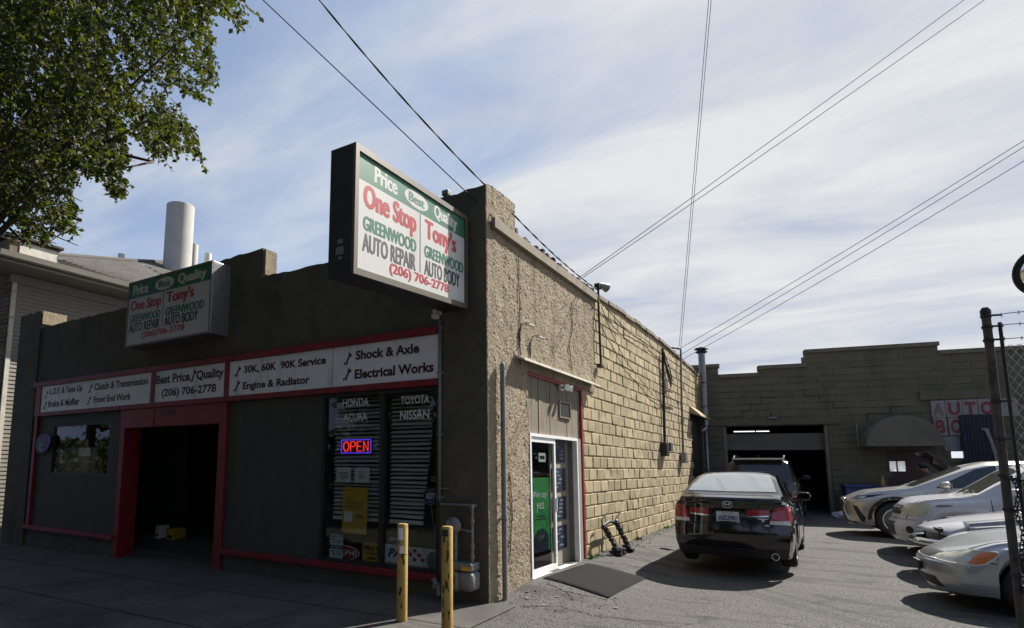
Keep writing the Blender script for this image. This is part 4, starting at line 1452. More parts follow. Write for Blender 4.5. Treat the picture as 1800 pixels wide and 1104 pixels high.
GL, GR, GT = 0.61, 3.56, 2.90
wallp = [(-.6, -.5), (GL, -.5), (GL, GT), (GR, GT), (GR, -.5), (12, -.5), (12, 5.07), (6.5, 5.07), (6.5, 5.34), (3.08, 5.34), (3.08, 4.89), (1.73, 4.89), (1.73, 4.66), (.55, 4.66), (.55, 5.03), (-.6, 5.03)]
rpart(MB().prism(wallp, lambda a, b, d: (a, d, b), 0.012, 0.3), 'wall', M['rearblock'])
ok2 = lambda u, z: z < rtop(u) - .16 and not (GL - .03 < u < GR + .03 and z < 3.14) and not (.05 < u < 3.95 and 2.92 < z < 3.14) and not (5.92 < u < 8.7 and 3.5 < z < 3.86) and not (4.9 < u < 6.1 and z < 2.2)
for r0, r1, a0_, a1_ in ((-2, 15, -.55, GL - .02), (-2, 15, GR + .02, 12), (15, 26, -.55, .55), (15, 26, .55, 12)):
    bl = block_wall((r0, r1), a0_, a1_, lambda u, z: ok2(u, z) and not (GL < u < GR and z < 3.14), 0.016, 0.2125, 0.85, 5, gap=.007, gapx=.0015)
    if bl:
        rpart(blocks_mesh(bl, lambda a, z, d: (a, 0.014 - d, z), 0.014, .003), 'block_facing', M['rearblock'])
cp = MB()
for a, b_, z in ((-.6, .60, 5.03), (.52, 1.76, 4.66), (1.70, 3.11, 4.89), (3.05, 6.54, 5.34), (6.47, 12, 5.07)):
    cp.bbox(a + (.03 if a > 0 else 0), b_ - .0, -.05, .34, z - .12, z + random.uniform(0, .01), .01)
rpart(cp, 'parapet_cornice', mat('rear_cornice', (.16, .14, .10), .9, var=.15, bump=.4, bscale=30))
rpart(MB().bbox(.06, 3.93, -.05, .01, 2.925, 3.13, .008), 'lintel', M['rearblock'])
rpart(MB().bbox(5.94, 8.65, -.07, .01, 3.585, 3.86, .01), 'lintel', M['rearblock'])
# step cracks
sc_ = MB()
for pts in ([(.95, 3.14), (.95, 3.22), (1.2, 3.22), (1.2, 3.42), (1.45, 3.42), (1.45, 3.63), (1.75, 3.63), (1.75, 3.83), (2.3, 3.83)],
            [(2.85, 4.03), (3.0, 4.03), (3.0, 3.83), (3.4, 3.83), (3.4, 3.63), (3.75, 3.63), (3.75, 3.43), (4.1, 3.43)], [(4.6, 3.0), (4.6, 3.22), (5.2, 3.22), (5.2, 3.42), (5.5, 3.42)]):
    for p, q in zip(pts, pts[1:]):
        w_ = .009
        sc_.box(min(p[0], q[0]) - w_, max(p[0], q[0]) + w_, -.013, .0, min(p[1], q[1]) - w_, max(p[1], q[1]) + w_)
rpart(sc_, 'step_crack', M['joint'])
gd = MB()
gd.box(GL, GR, .28, .32, 2.12, 2.40).box(GL, GR, .28, .32, 2.405, 2.66)
gdr = rpart(gd, 'garage_door', mat('door_brown', (.12, .108, .09), .7, var=.12, scale=3))
rpart(MB().box(GL, GL + .09, .05, .29, -.2, 2.9), 'door_jamb', M['greywood'])
rpart(MB().box(GR - .09, GR, .05, .29, -.2, 2.9), 'door_jamb', M['greywood'])
rpart(MB().box(-.6, 12, .31, 9, 4.4, 4.5), 'roof', M['roofing'])
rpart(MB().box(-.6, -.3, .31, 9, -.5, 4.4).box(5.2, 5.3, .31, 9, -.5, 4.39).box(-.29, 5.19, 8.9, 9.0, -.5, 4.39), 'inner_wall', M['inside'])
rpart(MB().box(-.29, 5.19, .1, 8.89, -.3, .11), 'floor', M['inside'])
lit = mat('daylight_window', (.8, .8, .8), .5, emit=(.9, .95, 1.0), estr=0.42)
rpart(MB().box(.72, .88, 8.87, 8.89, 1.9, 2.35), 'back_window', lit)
for u0, u1, lb in ((.93, 1.56, 'left longer glowing strip added for the light slit above the rear garage door'), (1.60, 1.98, 'right shorter glowing strip added for the light slit above the rear garage door')):
    p = rw((u0 + u1) / 2, .4, 2.745)  # glowing strips stand in for light showing through the gap over the door
    t = thing('light_slit', lb, 'light slit', p, AR, 'glowing strips for the light slit above the rear garage door')
    MB().tube([(-(u1 - u0) / 2, 0, 0), ((u1 - u0) / 2, 0, 0)], .014, 8).build('tube', mat('slit_glow', (.9, .9, .9), .4, emit=(1, 1, 1), estr=.8), t)
    MB().box(-(u1 - u0) / 2, (u1 - u0) / 2, -.02, .03, .018, .05).build('fitting', M['greypaint'], t)
# lamp over the lintel
t = thing('lintel_light', 'pale flood light on the lintel of the rear garage doorway', 'light fixture', rw(2.03, -.06, 3.13), AR)
MB().bbox(-.13, .13, -.12, .0, -.01, .05, .015).build('lamp_head', M['galv'], t)
MB().tube([(0, .03, .03), (0, .03, .22)], .02, 6).build('bracket', M['darkmetal'], t)
# round headed awning
aw = thing('barrel_awning', 'olive half round awning over the red door of the rear workshop', 'awning', rw(5.27, -.02, 2.19), AR)
mb = MB()
n = 24
ring = []
for v, sc1 in ((-.85, .965), (-.83, .985), (0.0, .985)):
    ring.append([Vector((-.94 * sc1 * math.cos(math.pi * k / n), v, .90 * sc1 * math.sin(math.pi * k / n))) for k in range(n + 1)])
for a, b_ in zip(ring, ring[1:]):
    mb.add(a + b_, [(k, k + 1, n + 2 + k, n + 1 + k) for k in range(n)])
mb.add(ring[0] + [Vector((0, -.85, 0))], [(k, k + 1, n + 1) for k in range(n)])
awm = mat('awning_cloth', (.145, .132, .098), .85, var=.12, scale=3, bump=.15, bscale=14, dark=(.09, .082, .062), dscale=1.5, dpos=(.5, .8))
mb.build('canopy', awm, aw, smooth=True, angle=30)
MB().tube([(-.93, 0, .02), (-.93, -.82, .02), (.93, -.82, .02), (.93, 0, .02)], .018, 6).tube([(-.95, .0, .02), (-.97, 0, .75)], .02, 6).build('frame', M['galv'], aw)
# red door with two panes
dr = MB().box(5.0, 5.98, .0, .01, .05, 2.1)
d_ = rpart(dr, 'door', mat('dark_red_door', (.06, .028, .024), .6, var=.15))
for u0, u1 in ((5.05, 5.21), (5.25, 5.43)):
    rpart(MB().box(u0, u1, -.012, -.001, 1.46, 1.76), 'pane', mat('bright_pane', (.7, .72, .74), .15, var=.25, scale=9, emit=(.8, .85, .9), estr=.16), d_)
# white windows under the tiles
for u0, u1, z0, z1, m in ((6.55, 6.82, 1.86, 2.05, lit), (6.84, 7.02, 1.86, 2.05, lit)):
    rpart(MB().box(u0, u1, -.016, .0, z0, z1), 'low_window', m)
rpart(MB().box(6.42, 6.78, -.018, .0, 2.08, 2.5), 'grey_panel', M['greypaint'])
# tile letters
ts = thing('tile_sign', 'white tile sign with faded red letters AUTO BO on the rear workshop', 'sign', rw(6.17, -.04, 0), AR)
ub = [0, .345, .735, 1.09, 1.48, 1.98]
tiles, lets = MB(), MB()
fade = MB()
for i in range(5):
    tiles.bbox(ub[i] + .006, ub[i + 1] - .006, -.02 - .006 * (i % 2), .0, 3.05, 3.555 + .006 * i, .006)
for i in range(2):
    tiles.bbox(ub[i] + .03, ub[i + 1] - .006, -.02, .0, 2.52, 3.04, .006)
for i, ch in enumerate('AUTO'):
    x0, x1, y_ = ub[i] + .006, ub[i + 1] - .006, -.0215 - .006 * (i % 2)
    b = Board((x0, y_, 3.55), (x1, y_, 3.55), (x0, y_, 3.05), (x1, y_, 3.05))
    b.text(fade if i == 0 else lets, ch, .12, .88, .12, .88, .004, .045)
for i, ch in enumerate('BO'):
    x0, x1 = ub[i] + .03, ub[i + 1] - .006
    b = Board((x0, -.0215, 3.04), (x1, -.0215, 3.04), (x0, -.0215, 2.52), (x1, -.0215, 2.52))
    b.text(lets, ch, .12, .88, .1, .9, .004, .045)
tiles.build('tile', mat('old_white_tile', (.23, .215, .20), .6, var=.12, scale=5, dark=(.17, .16, .145), dscale=3, dpos=(.55, .75)), ts)
lets.build('red_lettering', mat('faded_red', (.18, .03, .03), .6, var=.2, scale=8), ts)
fade.build('faded_lettering', mat('very_faded_red', (.20, .11, .10), .7, var=.2, scale=8), ts)
# corrugated shutter
sh = thing('metal_shutter', 'dark blue corrugated metal shutter hiding part of the tile sign', 'shutter', rw(6.80, -.12, 0), AR)
cv = [(i * .02, .02 * ((i // 2) % 2)) for i in range(43)]
mb = MB()
for (a, d0), (a2, d1) in zip(cv, cv[1:]):
    mb.quad((a, -.03 - d0, .3), (a2, -.03 - d1, .3), (a2, -.03 - d1, 3.11), (a, -.03 - d0, 3.11))
mb.box(0, .84, -.02, .05, .3, 3.105)
mb.build('corrugated_sheet', mat('navy_metal', (.02, .025, .045), .6, metal=.2, var=.2, scale=5), sh)
mb = MB()
mb.prism([(.42, 2.72), (.6, 2.70), (.66, 2.4), (.8, 1.6), (.7, 1.6), (.6, 2.3), (.52, 2.62)], lambda a, b, d: (a, d, b), -.068, -.058)
mb.build('pale_streak', M['greypaint'], sh)
# bin, drum, clutter
t = thing('wheelie_bin', 'blue wheeled bin beside the rear garage doorway', 'bin', rw(4.0, -.75, .1), AR)
mb = MB().prism([(-.24, .05), (.24, .05), (.31, .88), (-.31, .88)], lambda a, b, d: (a, d, b), -.3, .3)
blue = mat('bin_blue', (.018, .05, .19), .5, var=.12)
mb.build('body', blue, t)
MB().bbox(-.34, .34, -.36, .34, .885, .96, .02).build('lid', blue, t)
for s in (-.2, .2):
    MB().lathe([(.09, -.03), (.09, .03)], 16, Matrix.Translation((s, .28, .09)) @ Matrix.Rotation(R(90), 4, 'Y')).build('wheel', M['rubber'], t)
t = thing('drum', 'blue drum with a yellow topped funnel beside the rear door', 'drum', rw(4.72, -.55, .1), AR)
mb = MB().lathe([(.28, 0), (.28, .28), (.29, .30), (.28, .32), (.28, .58), (.29, .6), (.28, .62), (.28, .92), (.27, .93), (0, .92)], 20)
mb.build('barrel', blue, t, smooth=True, angle=35)
MB().lathe([(.05, .93), (.055, 1.08), (.02, 1.2), (0, 1.22)], 12).build('yellow_funnel', M['yellow'], t, smooth=True, angle=40)
t = thing('plastic_bag', 'crumpled pale plastic bag lying at the rear garage doorway', 'bag', rw(3.75, -1.1, .1), AR)
bm = bmesh.new()
bmesh.ops.create_icosphere(bm, subdivisions=4, radius=.3)
for v in bm.verts:
    nn = noise.noise(v.co * 7) * .07 + noise.noise(v.co * 16) * .05
    v.co = Vector((v.co.x * 1.5, v.co.y, max(-.02, v.co.z * .5 + .06))) * (1 + nn * 2)
MB().bm(bm).build('bag', mat('pale_plastic', (.5, .5, .52), .4, var=.1), t)
# person
pr = bpy.data.meshes.new('body')
jo = {'pel': (0, 0, .95, .15), 'bel': (.0, -.03, 1.10, .14), 'che': (-.06, -.06, 1.28, .155), 'nek': (-.13, -.09, 1.43, .065), 'hd0': (-.17, -.11, 1.50, .085), 'hd1': (-.21, -.12, 1.60, .088),
      'ls': (-.07, -.25, 1.33, .07), 'le': (-.16, -.30, 1.08, .048), 'lh': (-.38, -.26, 1.0, .036), 'rs': (-.08, .14, 1.33, .07), 're': (-.2, .18, 1.08, .048), 'rh': (-.4, .1, 1.0, .036),
      'lhip': (.0, -.1, .88, .11), 'lk': (-.04, -.12, .5, .075), 'la': (.04, -.12, .09, .05), 'lt': (-.13, -.13, .04, .04), 'rhip': (.0, .1, .88, .11), 'rk': (-.02, .13, .5, .075), 'ra': (.06, .13, .09, .05), 'rt': (-.11, .15, .04, .04)}
nm = list(jo)
eg = [('pel', 'bel'), ('bel', 'che'), ('che', 'nek'), ('nek', 'hd0'), ('hd0', 'hd1'), ('che', 'ls'), ('ls', 'le'), ('le', 'lh'), ('che', 'rs'), ('rs', 're'), ('re', 'rh'),
      ('pel', 'lhip'), ('lhip', 'lk'), ('lk', 'la'), ('la', 'lt'), ('pel', 'rhip'), ('rhip', 'rk'), ('rk', 'ra'), ('ra', 'rt')]
pr.from_pydata([jo[k][:3] for k in nm], [(nm.index(a), nm.index(b_)) for a, b_ in eg], [])
po = bpy.data.objects.new('person', pr)
COL.objects.link(po)
md = po.modifiers.new('skin', 'SKIN')
for i, k in enumerate(nm):
    pr.skin_vertices[0].data[i].radius = (jo[k][3], jo[k][3])
pr.skin_vertices[0].data[0].use_root = True
po.modifiers.new('sub', 'SUBSURF').levels = 2
bpy.context.view_layer.update()
me = bpy.data.meshes.new_from_object(po.evaluated_get(bpy.context.evaluated_depsgraph_get()))
bpy.data.objects.remove(po)
po = bpy.data.objects.new('person', me)
COL.objects.link(po)
po.location = rw(5.5, -1.9, .02)
po.rotation_euler = (0, 0, R(10))
skin = mat('skin', (.36, .22, .16), .6, var=.05)
shirt = mat('shirt_grey', (.10, .105, .115), .85, var=.12)
trou = mat('dark_trousers', (.03, .032, .04), .85, var=.1)
me.materials.clear()
for m in (shirt, trou, skin):
    me.materials.append(m)
for p in me.polygons:
    c = p.center
    p.use_smooth = True
    p.material_index = 2 if (c.z > 1.44 or (c.x < -.24 and c.z < 1.2)) else (1 if c.z < .98 else 0)
tag(po, 'person in a dark grey shirt leaning forward by the rear workshop door', 'person')
hm = MB()
bm = bmesh.new()
bmesh.ops.create_icosphere(bm, subdivisions=3, radius=.112)
hm.bm(bm, Matrix.Translation((-.185, -.117, 1.60)) @ Matrix.Diagonal((1.05, .92, .85, 1)))
hm.v = [Vector((max(v.x, -.26), v.y, v.z)) for v in hm.v]
hm.build('hair', M['ink'], po, smooth=True)
fc = MB()
for s in (-.03, .03):
    fc.lathe([(0, .006), (.012, 0), (0, -.006)], 8, Matrix.Translation((-.292, -.12 + s, 1.555)) @ Matrix.Rotation(R(90), 4, 'Y'))
fc.tube([(-.285, -.12, 1.56), (-.31, -.12, 1.52), (-.29, -.12, 1.515)], .012, 6)
fc.build('face', skin, po)

# ------------------------------------------------------------------ house with siding on the left
HS = thing('siding_house', 'cream clapboard house with shingle roof, beyond the left end of the repair shop', 'house', (-14.2, 0.34, 0))
mb = MB()
z = -1.0
while z < 6.38:
    mb.quad((.022, 0.08, z), (.022, 14, z), (.004, 14, z + .11), (.004, 0.08, z + .11))
    mb.quad((.022, 0.08, z), (.022, 14, z), (.002, 14, z - .001), (.002, 0.08, z - .001))
    z += .11
mb.v = [v + Vector((-.45, .2, 0)) for v in mb.v]
hw = mb.build('siding', M['siding'], HS)
MB().box(-6, -.45, .2, 14, -1.0, 6.9).build('wall_core', mat('house_dark', (.13, .11, .09), .9, var=.2, scale=9, bump=.5, bscale=18), HS)
MB().box(-.47, -.405, .17, .28, -1, 6.38).build('corner_board', M['whitewood'], HS)
bk_ = MB()
for i in range(60):
    zz = -1 + i * .125
    bk_.bbox(-.87 - .05 * (i % 2), -.48, .14, .2, zz + .004, zz + .118, .008)
bk_.build('brick_quoin', mat('dark_brick', (.16, .12, .095), .9, var=.3, tintrand=.3), HS)
MB().box(-.5, -.39, .1, 14, 6.38, 6.62).build('frieze_board', M['siding'], HS)
MB().box(-1, .52, -.55, 14, 6.64, 6.70).build('soffit', M['siding'], HS)
gt = MB().prism([(.50, 6.82), (.52, 6.74), (.60, 6.72), (.64, 6.76), (.66, 6.90), (.50, 6.90)], lambda a, b, d: (a, d, b), -.6, 14)
gt.build('gutter', M['siding'], HS)
MB().tube([(.5, -.62, 6.8), (-3, -.62, 6.8)], .09, 6).build('gutter', M['greypaint'], HS)


def ray_pt(x, y, t):
    return CAMP + (FW + RT * ((x - PPX) / FPX) - UP * ((y - PPY) / FPX)) * t


def ray_x(x, y, X):
    d = FW + RT * ((x - PPX) / FPX) - UP * ((y - PPY) / FPX)
    return CAMP + d * ((X - CAMP.x) / d.x)


off = Vector((-14.2, .34, 0))
topl = [Vector((-19.5, -.6, 8.55)) - off, ray_x(80, 447, -18.2) - off, ray_x(240, 459, -20) - off, ray_x(345, 463, -23) - off]
eav = [Vector((.58, -.6, 6.9)), Vector((.58, 2.6, 6.9)), Vector((.58, 6.0, 6.9)), Vector((.58, 13.9, 6.9))]
rf_ = MB()
NR = 26
for i in range(3):
    for k in range(NR):
        t0, t1 = k / NR, (k + 1) / NR
        n_ = 16
        for j in range(n_):
            s0, s1 = (j + (k % 2) * .5) / n_, (j + 1 + (k % 2) * .5) / n_
            s0, s1 = min(1, s0), min(1, s1)
            if s1 - s0 < 1e-3:
                continue
            f_ = lambda s, t: eav[i].lerp(eav[i + 1], s).lerp(topl[i].lerp(topl[i + 1], s), t)
            up_ = Vector((0, 0, .014))
            rf_.add([f_(s0, t0) + up_, f_(s1 - .001, t0) + up_, f_(s1 - .001, t1), f_(s0, t1)], [(0, 1, 2, 3)])
            rf_.add([f_(s0, t0) + up_, f_(s1 - .001, t0) + up_, f_(s1 - .001, t0), f_(s0, t0)], [(0, 1, 2, 3)])
rf_.build('shingle_roof', M['shingle'], HS)
dk_ = MB()
for i in range(3):
    dz_ = Vector((0, 0, .16))
    dk_.quad(eav[i] - dz_, eav[i + 1] - dz_, topl[i + 1] - dz_, topl[i] - dz_)
dk_.box(.40, .49, -.58, 13.9, 6.66, 6.87)
dk_.build('roof_deck', M['greywood'], HS)
rd_ = MB()
for p, q in zip(topl[1:], topl[2:]):
    rd_.tube([p, q], .10, 6)
rd_.build('ridge_cap', M['shingle'], HS)
ch = MB().bbox(-2.6, -.55, .05, 1.35, 6.95, 7.66, .02)
cho = ch.build('chimney', mat('dark_brick', (.16, .12, .095)), HS)
MB().bbox(-.58, -.53, .3, 1.3, 7.0, 7.6, .01).build('render_face', M['whitewood'], cho)
MB().bbox(-2.7, -.45, -.05, 1.45, 7.665, 7.76, .02).build('cap', M['darkmetal'], cho)
MB().bbox(-.6, .1, .3, 1.9, 6.95, 7.02, .01).build('flashing', M['galv'], cho)


# ------------------------------------------------------------------ flues on the skyline
def flue(px0, px1, py_top, py_bot, t, name, label, m, group=None):
    cxp = (px0 + px1) / 2
    base = ray_pt(cxp, py_bot, t)
    topz = ray_pt(cxp, py_top, t).z
    r = (px1 - px0) / 2 * t / FPX * 0.98
    o = thing(name, label, 'chimney', base, 0, group)
    h = topz - base.z
    MB().lathe([(r, -2.5), (r, h - .02), (r * .97, h), (r * .9, h), (r * .9, h - .4), (0, h - .4)], 32).build('shaft', m, o, smooth=True, angle=35)
    MB().lathe([(r * 1.01, -2.5), (r * 1.03, -2.5 + .2), (r * 1.01, -2.5 + .4)], 32).build('base_ring', M['galv'], o, smooth=True)
    return o


flue(288, 336, 357, 460, 27, 'tall_stack', 'wide off white round stack rising behind the house roof', M['stackwhite'])
flue(332, 347, 429, 462, 29, 'short_stack', 'narrow off white stack just right of the wide stack', M['stackwhite'])
flue(207, 218, 446, 460, 26, 'roof_vent', 'small roof vent on the ridge left of the wide stack', M['whitewood'], 'small vents on the skyline')
flue(359, 371, 445, 466, 28, 'roof_vent', 'small roof vent on the ridge right of the two stacks', M['whitewood'], 'small vents on the skyline')

# ------------------------------------------------------------------ fence at the right
FX, FY = 4.625, -0.117
fz = gz(FX, FY)
fe = thing('chain_link_fence', 'rusty chain link fence with barbed wire at the right edge', 'fence', (FX, FY, fz))
ph = 2.8 - fz
MB().tube([(0, 0, -.2), (0, 0, ph)], .030, 12).build('post', mat('rusty_steel', (.10, .085, .075), .8, metal=.3, var=.35, scale=14, dark=(.16, .07, .03), dscale=6, dpos=(.55, .7)), fe, smooth=True, angle=50)
MB().lathe([(.036, ph - .03), (.036, ph), (.02, ph + .025), (0, ph + .03)], 12).build('post_cap', M['darkmetal'], fe, smooth=True, angle=40)
MB().tube([(.085, -.01, 0.0), (.075, -.01, ph - .11)], .013, 8).tube([(.085, -.01, 1.1), (3, -.15, 1.1)], .013, 8).tube([(.085, -.01, .12), (3, -.15, .12)], .013, 8).build('gate_frame', M['darkmetal'], fe)
for zz in (ph - .05, ph - .14, ph - .25, ph - .75, ph - 1.05, ph - 1.6, ph - 2.1):
    mb = MB().tube([(-.034, 0, zz), (.0, -.034, zz), (.09, -.015, zz)], .009, 6).lathe([(.034, -.014), (.034, .014)], 12, Matrix.Translation((0, 0, zz)))
    mb.build('tension_band', M['darkmetal'], fe)
bw_ = MB()
for k, zz in enumerate((ph - .05, ph - .14, ph - .25)):
    P = [(.03 + .1 * i, -.01 - .005 * i, zz + .006 * math.sin(i * 1.3 + k) + .002 * i) for i in range(30)]
    bw_.tube(P, .0035, 5)
    for i in range(28):
        c_ = Vector(P[i]) + Vector((.06, 0, 0))
        bw_.tube([c_ + Vector((.0, -.012, .018)), c_ + Vector((0, .012, -.018))], .0018, 4).tube([c_ + Vector((.004, .012, .018)), c_ + Vector((0.004, -.012, -.018))], .0018, 4)
bw_.build('barbed_wire', M['galv'], fe)
ml = MB()
zt, s_ = ph - .30, .055
for k in range(-45, 55):
    for sg in (1, -1):
        P = []
        x0_ = .09 + k * s_ * 1.0
        for i in range(0, 2):
            zz = (0.08, zt)[i]
            P.append((x0_ + sg * (zz - .08) * .62, zz))
        # clip in x
        (xa, za), (xb, zb_) = P
        lo, hi = .09, 1.6
        def cl_(x, z_, xo, zo):
            if x < lo:
                tt = (lo - x) / (xo - x)
                return lo, z_ + tt * (zo - z_)
            if x > hi:
                tt = (hi - x) / (xo - x)
                return hi, z_ + tt * (zo - z_)
            return x, z_
        if max(xa, xb) < lo or min(xa, xb) > hi:
            continue
        a_ = cl_(xa, za, xb, zb_)
        b_ = cl_(xb, zb_, xa, za)
        ml.tube([(a_[0], -.012 - .048 * a_[0] + .002 * sg, a_[1]), (b_[0], -.012 - .048 * b_[0] + .002 * sg, b_[1])], .0026, 4, caps=False)
ml.build('wire_mesh', mat('mesh_wire', (.35, .35, .35), .5, metal=.7, var=.2), fe)
cn = thing('gate_chain', 'black chain hanging from the end post of the fence', 'chain', (FX + .045, FY - .05, fz + .75))
mb = MB()
for i in range(22):
    z_ = .80 - i * .036
    x_ = .012 * math.sin(i * .7)
    a = Matrix.Translation((x_, .01 * math.cos(i), z_)) @ Matrix.Rotation(R(90 * (i % 2) + 20), 4, 'Z')
    mb.tube([a @ Vector((.013 * math.cos(t), 0, .026 * math.sin(t))) for t in [k * math.pi / 5 for k in range(11)]], .0052, 5, caps=False)
mb.build('links', M['darkmetal'], cn)
mb = MB().bbox(-.03, .03, -.025, .025, -.06, .01, .008)
mb.build('padlock', M['black'], cn)
MB().tube([(.0, 0, .8), (-.08, .02, .84), (.0, .1, .83), (.05, .02, .8)], .012, 6).build('wrap', M['darkmetal'], cn)

mc = ray_pt(1837, 477, 7.0)
mi = thing('convex_mirror', 'round convex traffic mirror with dark rim at the right edge', 'mirror', mc)
mi.rotation_euler = Vector((-.55, -.8, -.12)).to_track_quat('Z', 'Y').to_euler()
MB().lathe([(.262, -.02), (.29, -.02), (.29, .02), (.27, .03), (.26, .015)], 40).build('rim', M['black'], mi, smooth=True, angle=40)
MB().lathe([(.262, .0), (.2, .02), (.1, .035), (0, .04)][::-1], 40).build('mirror_glass', mat('mirror', (.85, .85, .85), .03, metal=1.0, var=0), mi, smooth=True)
MB().tube([(0, 0, -.03), (.05, .0, -.12)], .03, 8).build('bracket', M['darkmetal'], mi)
mp_ = thing('mirror_post', 'steel post carrying the convex mirror just outside the right edge', 'post', (mc.x + .12, mc.y + .1, gz(mc.x, mc.y)))
MB().tube([(0, 0, -.2), (0, 0, mc.z + .4)], .035, 10).build('post', M['galv'], mp_, smooth=True, angle=40)
MB().lathe([(.04, mc.z + .4), (.03, mc.z + .43), (0, mc.z + .44)], 10).build('cap', M['darkmetal'], mp_)


# ------------------------------------------------------------------ overhead wires
def wire(p, q, r, sag, label, group=None, twist=0, n=40):
    p, q = Vector(p), Vector(q)
    mb = MB()
    base = [p.lerp(q, i / n) - Vector((0, 0, sag * 4 * (i / n) * (1 - i / n))) for i in range(n + 1)]
    if twist:
        d = (q - p).normalized()
        s = d.cross(Vector((0, 0, 1))).normalized()
        for k in range(2):
            mb.tube([b_ + (s * math.cos(i * twist + k * math.pi) + Vector((0, 0, 1)) * math.sin(i * twist + k * math.pi)) * r * .85 for i, b_ in enumerate(base)], r, 6)
    else:
        mb.tube(base, r, 6)
    o = mb.build('overhead_wire', M['cable'] if r > .007 else mat('cable_grey', (.07, .07, .075), .6), smooth=True)
    return tag(o, label, 'wire', group)


def far_pt(x, y, t):
    return ray_pt(x, y, t)


def ext(p, q, k):
    p, q = Vector(p), Vector(q)
    return p + (q - p) * k


a0 = Vector((.06, .12, 4.72))
wire(ext(a0, far_pt(458, -4, 8.5), 1.6), a0, .0075, 0.0, 'thin straight wire running down to the fascia corner of the side wall')
b0 = Vector((-.02, .02, 5.16))
wire(ext(b0, far_pt(560, -14, 7.5), 1.35), b0, .0075, .12, 'thick twisted service cable coming down to the corner pilaster top', twist=.35, n=90)
wire(b0, (.02, .88, 5.02), .0075, .0, 'short twisted cable lying over the top of the corner pilaster', twist=.9)
wire((.02, .88, 5.02), (.06, 4.45, 4.83), .0075, .06, 'twisted cable sagging along the brick coping of the side wall', twist=.9)
c0 = Vector((-.25, 3.85, 4.85))
for i, (px, off_) in enumerate(((1694, 0), (1730, .08))):
    wire(ext(c0 + Vector((.02, off_, 0)), far_pt(px, -3, 12), 1.3), c0 + Vector((.02, off_, 0)), .0065, 0.05, ('upper' if i == 0 else 'lower') + ' of two wires rising from the side wall to the top right', 'two wires rising to the top right')
for i, (pt, pb) in enumerate(((1246, 1203), (1250.5, 1206))):
    e0 = Vector((.03, 12.2 + .25 * i, 4.95))
    wire(ext(e0, far_pt(pt, -3, 13), 1.25), e0, .0065, 0.0, ('left' if i == 0 else 'right') + ' one of two nearly vertical wires above the side wall', 'two nearly vertical wires')
for i, (px, py, yy, zz, pos) in enumerate(((1800, 240, 11.2, 4.72, 'topmost'), (1800, 251, 11.35, 4.58, 'middle'), (1800, 276, 12.05, 4.60, 'lowest'))):
    e0 = Vector((.08, yy, zz))
    wire(ext(e0, far_pt(px, py, 12), 1.35), e0, .0065, 0.10, pos + ' of three wires running from the block wall to the right', 'three wires to the right')
t = thing('insulator', 'small insulator knob on the pilaster top beside the projecting sign', 'insulator', (-.62, .05, 4.98))
MB().tube([(0, 0, -.05), (0, -.0, .24)], .03, 8).bbox(-.05, .05, -.05, .05, .18, .26, .015).build('knob', M['greypaint'], t)
MB().tube([(.04, 0, .12), (.12, .0, .08)], .02, 6).build('hook', M['darkmetal'], t)
# ------------------------------------------------------------------ cars
def paint(name, col, metal=0.0, rough=0.28, var=0.03):
    return mat(name, col, rough, metal=metal, var=var, scale=3, coat=0.7, bump=0.03, bscale=5, bdist=0.02)


CG = mat('car_glass', (0.012, 0.015, 0.014), 0.03, var=0.0, spec=0.5, ior=1.75)
CGL = mat('car_glass_olive', (0.05, 0.052, 0.042), 0.05, var=0.05, spec=0.5, ior=1.6)
CGR = mat('car_glass_reflective', (0.50, 0.53, 0.52), 0.04, metal=0.75, var=0.03)
CHROME = mat('chrome', (.75, .75, .76), 0.12, metal=1.0, var=0.02)
TYRE = mat('tyre', (.022, .022, .022), 0.85, var=.2, bump=.2, bscale=40)
ALLOY = mat('alloy', (.50, .50, .51), 0.3, metal=.8, var=.06)
TAIL = mat('tail_red', (.30, .008, .014), 0.12, var=.15, scale=20, coat=.6)
CLEAR = mat('lamp_clear', (.55, .54, .50), 0.12, var=.15, scale=12, coat=.8)
HAZE = mat('lamp_hazed', (.50, .48, .36), 0.25, var=.10, scale=9, coat=.6)
AMBER = mat('lamp_amber', (.62, .16, .02), 0.2, var=.1, coat=.6)
TRIM = mat('car_trim', (.018, .018, .019), 0.6, var=.1)


def smooth_interp(pts, x, r=0.06):
    xs = [p[0] for p in pts]
    ys = [p[1] for p in pts]
    return sum(float(np.interp(x + r * (i / 3.0), xs, ys)) for i in range(-3, 4)) / 7


